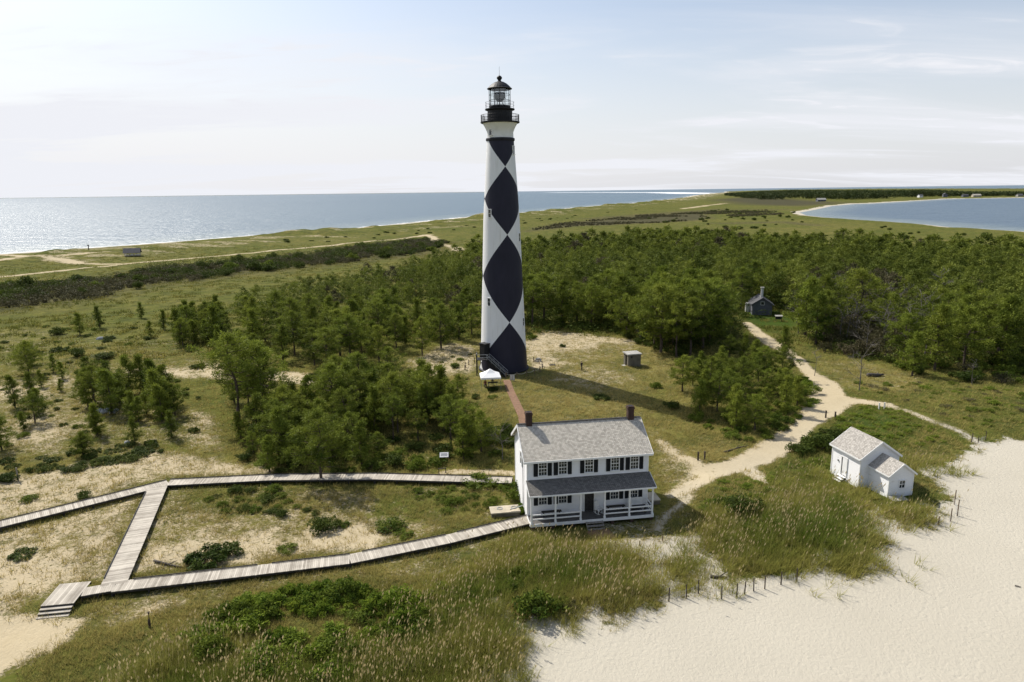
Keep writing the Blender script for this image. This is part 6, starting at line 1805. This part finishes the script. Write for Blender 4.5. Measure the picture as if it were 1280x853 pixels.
for p in scatter(poly([(-30, 480), (60, 450), (80, 470), (70, 540), (230, 530), (255, 480), (262, 550), (150, 575), (-30, 560)]), 4.0, 16, 150, .5):
    k = random.choice((4, 5, 5, 3)); s = random.uniform(.3, .7) * 7.0 / PINES[k][2]; trees_xy.append(tuple(p))
    plant('pine_tree', 'young pine scattered over the western slope', 'pine tree', 'young pines of the western slope', PINES[k][:2], PN, (p[0], p[1], z1(*p) - .1), random.uniform(0, 6.28), s * 1.1, s)
shrubs([(1030, 440), (1112, 452), (1124, 405), (1036, 400)], 2.6, 34, SHN, (1.5, 2.8), (.9, 1.5), 'grey brown half bare bush in the thin patch of the eastern forest', 'half bare bushes of the eastern forest', 18)
# thicket belt toward the ocean: stand-outs as things, the brush between them as one mass
BELT = [(-60, 398), (0, 388), (110, 376), (200, 357), (300, 343), (420, 331), (540, 316), (560, 304), (520, 301), (350, 323), (200, 337), (100, 349), (0, 360), (-60, 368)]
shrubs(BELT, 6.0, 70, SHD + SHD + SHR, (2.0, 3.6), (.7, 1.1), 'dark rounded bush rising out of the brown thicket belt', 'bushes of the brown thicket belt', 14)


def brush_mass(name, Pn, n, seed, mt, leaf, h0, h1, nl, label, thin=None):
    r = np.random.default_rng(seed); lo = Pn.min(0); hi = Pn.max(0); c = lo + r.random((n * 6, 2)) * (hi - lo)
    c = c[sdpoly(c[:, 0], c[:, 1], Pn) > 0]
    if thin: c = c[thin(c[:, 0], c[:, 1])]
    c = c[:n]
    h = h0 + (h1 - h0) * r.random(len(c)) * (.4 + 1.2 * np.clip(vnoise(c[:, 0] / 14, c[:, 1] / 14, seed), 0, 1)); z = hz(c[:, 0], c[:, 1])
    d = rand_dirs(len(c) * nl, r, .2); rad = np.repeat(h, nl)[:, None]
    P_ = np.repeat(np.column_stack([c, z + h * .45]), nl, 0) + d * rad * np.array([[.85, .85, .55]]) * (.6 + .45 * r.random((len(c) * nl, 1)))
    V = leaf_quads(P_, leaf, r, .3); t = np.repeat(r.random(len(c)), nl) * .65 + .35 * r.random(len(c) * nl)
    return stuff(link(name, tri_mesh(name, V, 3, t, M[mt])), label, 'thicket')


brush_mass('thicket', poly(BELT), 2300, 61, 'brown_leaf', .42, .7, 2.4, 95, 'grey brown brush filling the thicket belt before the ocean beach', lambda x, y: (sdpoly(x, y, poly(BELT)) + 26 * fbm(x / 13, y / 13, 7) > 2.5))
brush_mass('belt_evergreens', poly(BELT), 900, 71, 'cedar_leaf', .42, 1.0, 3.6, 110, 'dark evergreen scrub mixed through the brown thicket belt', lambda x, y: (fbm(x / 18, y / 18, 8) > .02) & (sdpoly(x, y, poly(BELT)) > 1))
brush_mass('marsh_brush', poly([(655, 290), (720, 283), (820, 279), (890, 274), (980, 268), (980, 262), (880, 265), (800, 270), (700, 280)]), 2600, 62, 'brown_leaf', 1.0, .6, 1.8, 22, 'dark brown brush in streaks over the far marsh', lambda x, y: fbm(x / 60, y / 40, 5) > -.02)
brush_mass('forest_understory', poly([(655, 418), (760, 414), (840, 446), (925, 425), (925, 400), (990, 395), (1046, 444), (1230, 470), (1300, 452), (1300, 395), (900, 365), (660, 380)]), 2200, 63, 'cedar_leaf', .42, .8, 2.0, 40, 'dark undergrowth filling the floor of the eastern forest', lambda x, y: clear(x, y, 1.2))
# bushes dotted over the far meadow
for k, p in enumerate(scatter(poly([(640, 300), (760, 281), (900, 262), (1000, 262), (1000, 275), (1150, 288), (1280, 300), (1280, 312), (900, 287)]), 12, 60, 64)):
    s = random.uniform(1.4, 3.4); q_ = random.choice(SHD)
    SHRUBS.append((s * s / (p[0] ** 2 + p[1] ** 2), 'shrub', 'dark bush dotting the open marsh beyond the forest', 'bushes on the far marsh', q_, Vector((p[0], p[1], z1(*p) - .1)), random.uniform(0, 6), s, s * .8))
for k, p in enumerate(scatter(poly([(300, 305), (420, 296), (560, 285), (690, 272), (800, 262), (700, 275), (560, 292), (420, 303)]), 12, 46, 65)):
    s = random.uniform(1.0, 2.2); q_ = random.choice(SHD)
    SHRUBS.append((s * s / (p[0] ** 2 + p[1] ** 2), 'shrub', 'low dark bush on the grassy ridge behind the ocean beach', 'bushes on the foredune ridge', q_, Vector((p[0], p[1], z1(*p) - .1)), random.uniform(0, 6), s * 1.2, s * .6))

SHRUBS.sort(key=lambda q_: -q_[0])
for e in SHRUBS[:292]: plant(e[1], e[2], 'shrub', e[3], e[4][:2], SN, e[5], e[6], e[7], e[8])
MT = {}
for e in SHRUBS[292:]:
    me = e[4][1]; V = np.empty(len(me.vertices) * 3, np.float32); me.vertices.foreach_get('co', V); V = V.reshape(-1, 3)
    t = np.empty(len(me.polygons), np.float32); me.attributes['tint'].data.foreach_get('value', t)
    c, sn = math.cos(e[6]), math.sin(e[6])
    MT.setdefault(me.materials[0].name, []).append((np.column_stack([(V[:, 0] * c - V[:, 1] * sn) * e[7] + e[5].x, (V[:, 0] * sn + V[:, 1] * c) * e[7] + e[5].y, V[:, 2] * e[8] + e[5].z]), np.clip(t * .8 + .2 * random.random(), 0, 1)))
ks = list(MT); Vs = [v for k in ks for v, t in MT[k]]; Ts = [t for k in ks for v, t in MT[k]]; Is = [np.full(len(t), i) for i, k in enumerate(ks) for v, t in MT[k]]
stuff(link('undergrowth', tri_mesh('undergrowth', np.concatenate(Vs), 3, np.concatenate(Ts), [bpy.data.materials[k] for k in ks], np.concatenate(Is))), 'smaller undergrowth filling in under pines and between larger shrubs', 'undergrowth')

# wooded cape on the horizon
r = np.random.default_rng(9)
CW = poly([(905, 244.5), (930, 248), (960, 250.5), (1010, 249), (1060, 250.2), (1100, 248.5), (1150, 246.6), (1200, 245.6), (1280, 245.5), (1420, 245), (1420, 243.2), (1200, 243.4), (1130, 243.8), (1060, 242.8), (1000, 242.4), (940, 242.6)])
lo, hi = CW.min(0), CW.max(0); c = lo + r.random((60000, 2)) * (hi - lo); c = c[(sdpoly(c[:, 0], c[:, 1], CW) > 0) & (fbm(c[:, 0] / 140, c[:, 1] / 260, 6) < .17)][:4800]
h = 9 + 6 * vnoise(c[:, 0] / 160, c[:, 1] / 160, 4) + 3.5 * r.random(len(c)); z = hz(c[:, 0], c[:, 1]); nl = 46
pxw = np.arctan2(c[:, 0], c[:, 1]); h *= np.interp(np.degrees(pxw), [18, 21, 25, 31, 33, 36, 38], [.8, 1.25, 1.35, 1.2, .8, .8, 1.15])
d = rand_dirs(len(c) * nl, r, .15)
P_ = np.repeat(np.column_stack([c, z + h * .52]), nl, 0) + d * np.repeat(h, nl)[:, None] * np.array([[.55, .55, .5]]) * (.5 + .55 * r.random((len(c) * nl, 1)))
V = leaf_quads(P_, 4.2, r, .3); t = np.repeat(r.random(len(c)), nl) * .6 + .3 * r.random(len(c) * nl)
stuff(link('far_woods', tri_mesh('far_woods', V, 3, t, M['cape_leaf'])), 'dark woods along the cape across the bay', 'woods')

# ------------------------------------------------------------------ grasses
OATS = [poly(p) for p in ([(560, 730), (640, 690), (700, 680), (790, 700), (825, 740), (770, 760), (700, 768), (660, 760), (600, 800), (560, 853), (420, 853), (470, 800)],
                          [(150, 853), (250, 815), (420, 815), (640, 780), (650, 800), (620, 850), (560, 900), (150, 900)],
                          [(878, 690), (900, 650), (960, 640), (1040, 612), (1062, 618), (1094, 648), (1102, 682), (1084, 712), (1020, 716), (980, 722), (905, 712)],
                          [(1120, 566), (1165, 545), (1222, 562), (1196, 584), (1172, 600), (1150, 606)],
                          [(1108, 644), (1130, 630), (1166, 638), (1170, 656), (1125, 658)],
                          [(975, 612), (1010, 592), (1060, 600), (1090, 630), (1095, 645), (1050, 620)],
                          [(1150, 515), (1180, 492), (1290, 490), (1290, 540), (1225, 550)], [(1060, 492), (1090, 482), (1130, 490), (1120, 502)],
                          [(836, 715), (866, 705), (880, 735), (850, 742)])]


def blades(n, rmin, rmax, seed, keep, ln, wd, nb, tintf, spread=.16):
    """tufts of bent blades, denser close by; keep(x, y) gives the chance that a tuft stands"""
    r = np.random.default_rng(seed)
    rad = np.exp(r.uniform(math.log(rmin), math.log(rmax), n)); a = r.uniform(R_(-40), R_(40), n); x = rad * np.sin(a); y = rad * np.cos(a)
    k = r.random(n) < keep(x, y); x, y, rad = x[k], y[k], rad[k]; k = clear(x, y, -.15); x, y, rad = x[k], y[k], rad[k]
    z = hz(x, y); n = len(x); tn = tintf(x, y, r)
    X_ = np.repeat(np.column_stack([x, y, z]), nb, 0); N_ = len(X_)
    an_ = r.uniform(0, 2 * PI, N_); rr_ = spread * np.sqrt(r.random(N_)); sc = np.repeat(np.clip(rad / 62, .8, 1.5), nb)
    b0 = X_ + np.column_stack([np.cos(an_) * rr_ * sc, np.sin(an_) * rr_ * sc, np.full(N_, -.04)])
    l = ln * (.55 + .9 * r.random(N_)) * np.repeat(.7 + .6 * r.random(n), nb); bend = .25 + .65 * r.random(N_)
    tip = b0 + np.column_stack([np.cos(an_) * l * bend + .10 * l, np.sin(an_) * l * bend - .08 * l, l * np.sqrt(np.maximum(.15, 1 - bend ** 2))])
    ps = an_ + PI / 2 + r.normal(0, .5, N_); w = (wd * sc * (.7 + .6 * r.random(N_)))[:, None]
    s = np.column_stack([np.cos(ps), np.sin(ps), np.zeros(N_)]) * w
    V = np.stack([b0 - s, b0 + s, tip], 1).reshape(-1, 3)
    return V, np.clip(np.repeat(tn, nb) + .22 * (r.random(N_) - .5), 0, .89)


def keep_meadow(x, y):
    v, l, d, b = cover(x, y); pn = fbm(x / 1.6, y / 1.6, 71, 3)
    return np.clip(np.maximum((v - .28 + pn * 1.2) * 1.2, .16 * (v > .12)), 0, .95) * (v > .06)


def tint_meadow(x, y, r):
    v, l, d, b = cover(x, y); return np.clip(l * .95 + .5 * fbm(x / 5, y / 5, 72) + .3 * (r.random(len(x)) - .5) - .12, 0, .89)


V, t = blades(165000, 36, 165, 1, keep_meadow, .42, .020, 7, tint_meadow)
stuff(link('dune_grass', tri_mesh('dune_grass', V, 3, t, M['grass_blade'])), 'short dry and green grass growing over the dunes', 'grass')


def keep_far(x, y):
    v, l, d, b = cover(x, y); return np.clip((v - .3) * 1.3 + .9 * fbm(x / 7, y / 7, 74, 3), 0, 1) * (v > .2) * (fbm(x / 5, y / 5, 75, 3) > -.05)


V, t = blades(46000, 150, 460, 4, keep_far, .55, .075, 9, lambda x, y, r: np.clip(.55 + 1.1 * fbm(x / 9, y / 9, 76, 3) + .25 * (r.random(len(x)) - .5), .1, .89), .55)
stuff(link('meadow_grass', tri_mesh('meadow_grass', V, 3, t, M['meadow_blade'])), 'tussocks of dark and light grass over the wide meadow', 'grass')


def keep_oats(x, y):
    s = np.full(x.shape, -99.0)
    for P_ in OATS: s = np.maximum(s, sdpoly(x, y, P_))
    pn = fbm(x / 2.2, y / 2.2, 81, 3)
    return np.clip(sstep(-2.6, 2.2, s + pn * 6.0) * (.72 + pn), 0, 1)


def tint_oats(x, y, r):
    s = np.full(x.shape, -99.0)
    for P_ in OATS: s = np.maximum(s, sdpoly(x, y, P_))
    return np.clip(.70 - .52 * sstep(-.5, 4.5, s + 3 * fbm(x / 4, y / 4, 83)) + .7 * fbm(x / 3, y / 3, 82) + .3 * (r.random(len(x)) - .5), 0, .89)


V, t = blades(76000, 36, 90, 2, keep_oats, .95, .022, 8, tint_oats, .22)
stuff(link('sea_oat_leaves', tri_mesh('sea_oat_leaves', V, 3, t, M['oat_blade'])), 'tall arching green leaves of the sea oats on the dunes', 'grass')
r = np.random.default_rng(3); n = 52000
rad = np.exp(r.uniform(math.log(36), math.log(92), n)); a = r.uniform(R_(-39), R_(39), n); x = rad * np.sin(a); y = rad * np.cos(a)
k = r.random(n) < keep_oats(x, y) * np.clip(.42 + 1.5 * fbm(x / 4.5, y / 4.5, 85), .05, .9); x, y = x[k], y[k]; k = clear(x, y, 0); x, y = x[k], y[k]
z = hz(x, y); n = len(x); hgt = 1.0 + .65 * r.random(n); an_ = r.normal(-.7, .6, n); ln_ = .10 + .22 * r.random(n)
b0 = np.column_stack([x, y, z]); tp0 = b0 + np.column_stack([np.cos(an_) * ln_, np.sin(an_) * ln_, hgt]); dr = np.column_stack([np.cos(an_), np.sin(an_), np.zeros(n)])
hd = tp0 + dr * .12 + np.column_stack([np.zeros(n), np.zeros(n), .30 + .12 * r.random(n)])
VS = []
ps = r.uniform(0, PI, n); s = np.column_stack([np.cos(ps), np.sin(ps), np.zeros(n)])
st_ = np.stack([b0 - s * .012, b0 + s * .012, tp0 + np.array([0, 0, .05])], 1)
mid = (tp0 * .55 + hd * .45); wv = (.036 + .026 * r.random(n))[:, None]
h1 = np.stack([tp0, mid + s * wv, hd], 1); h2 = np.stack([tp0, hd, mid - s * wv], 1)
s2 = np.column_stack([-s[:, 1], s[:, 0], s[:, 2]]); h3 = np.stack([tp0, mid + s2 * wv, hd], 1); h4 = np.stack([tp0, hd, mid - s2 * wv], 1)
V = np.concatenate([st_, h1, h2, h3, h4]).reshape(-1, 3); t = np.tile(r.random(n) * .8, 5)
stuff(link('sea_oats', tri_mesh('sea_oats', V, 3, t, M['oat_head'])), 'straw coloured seed heads of sea oats standing over the dunes', 'grass')
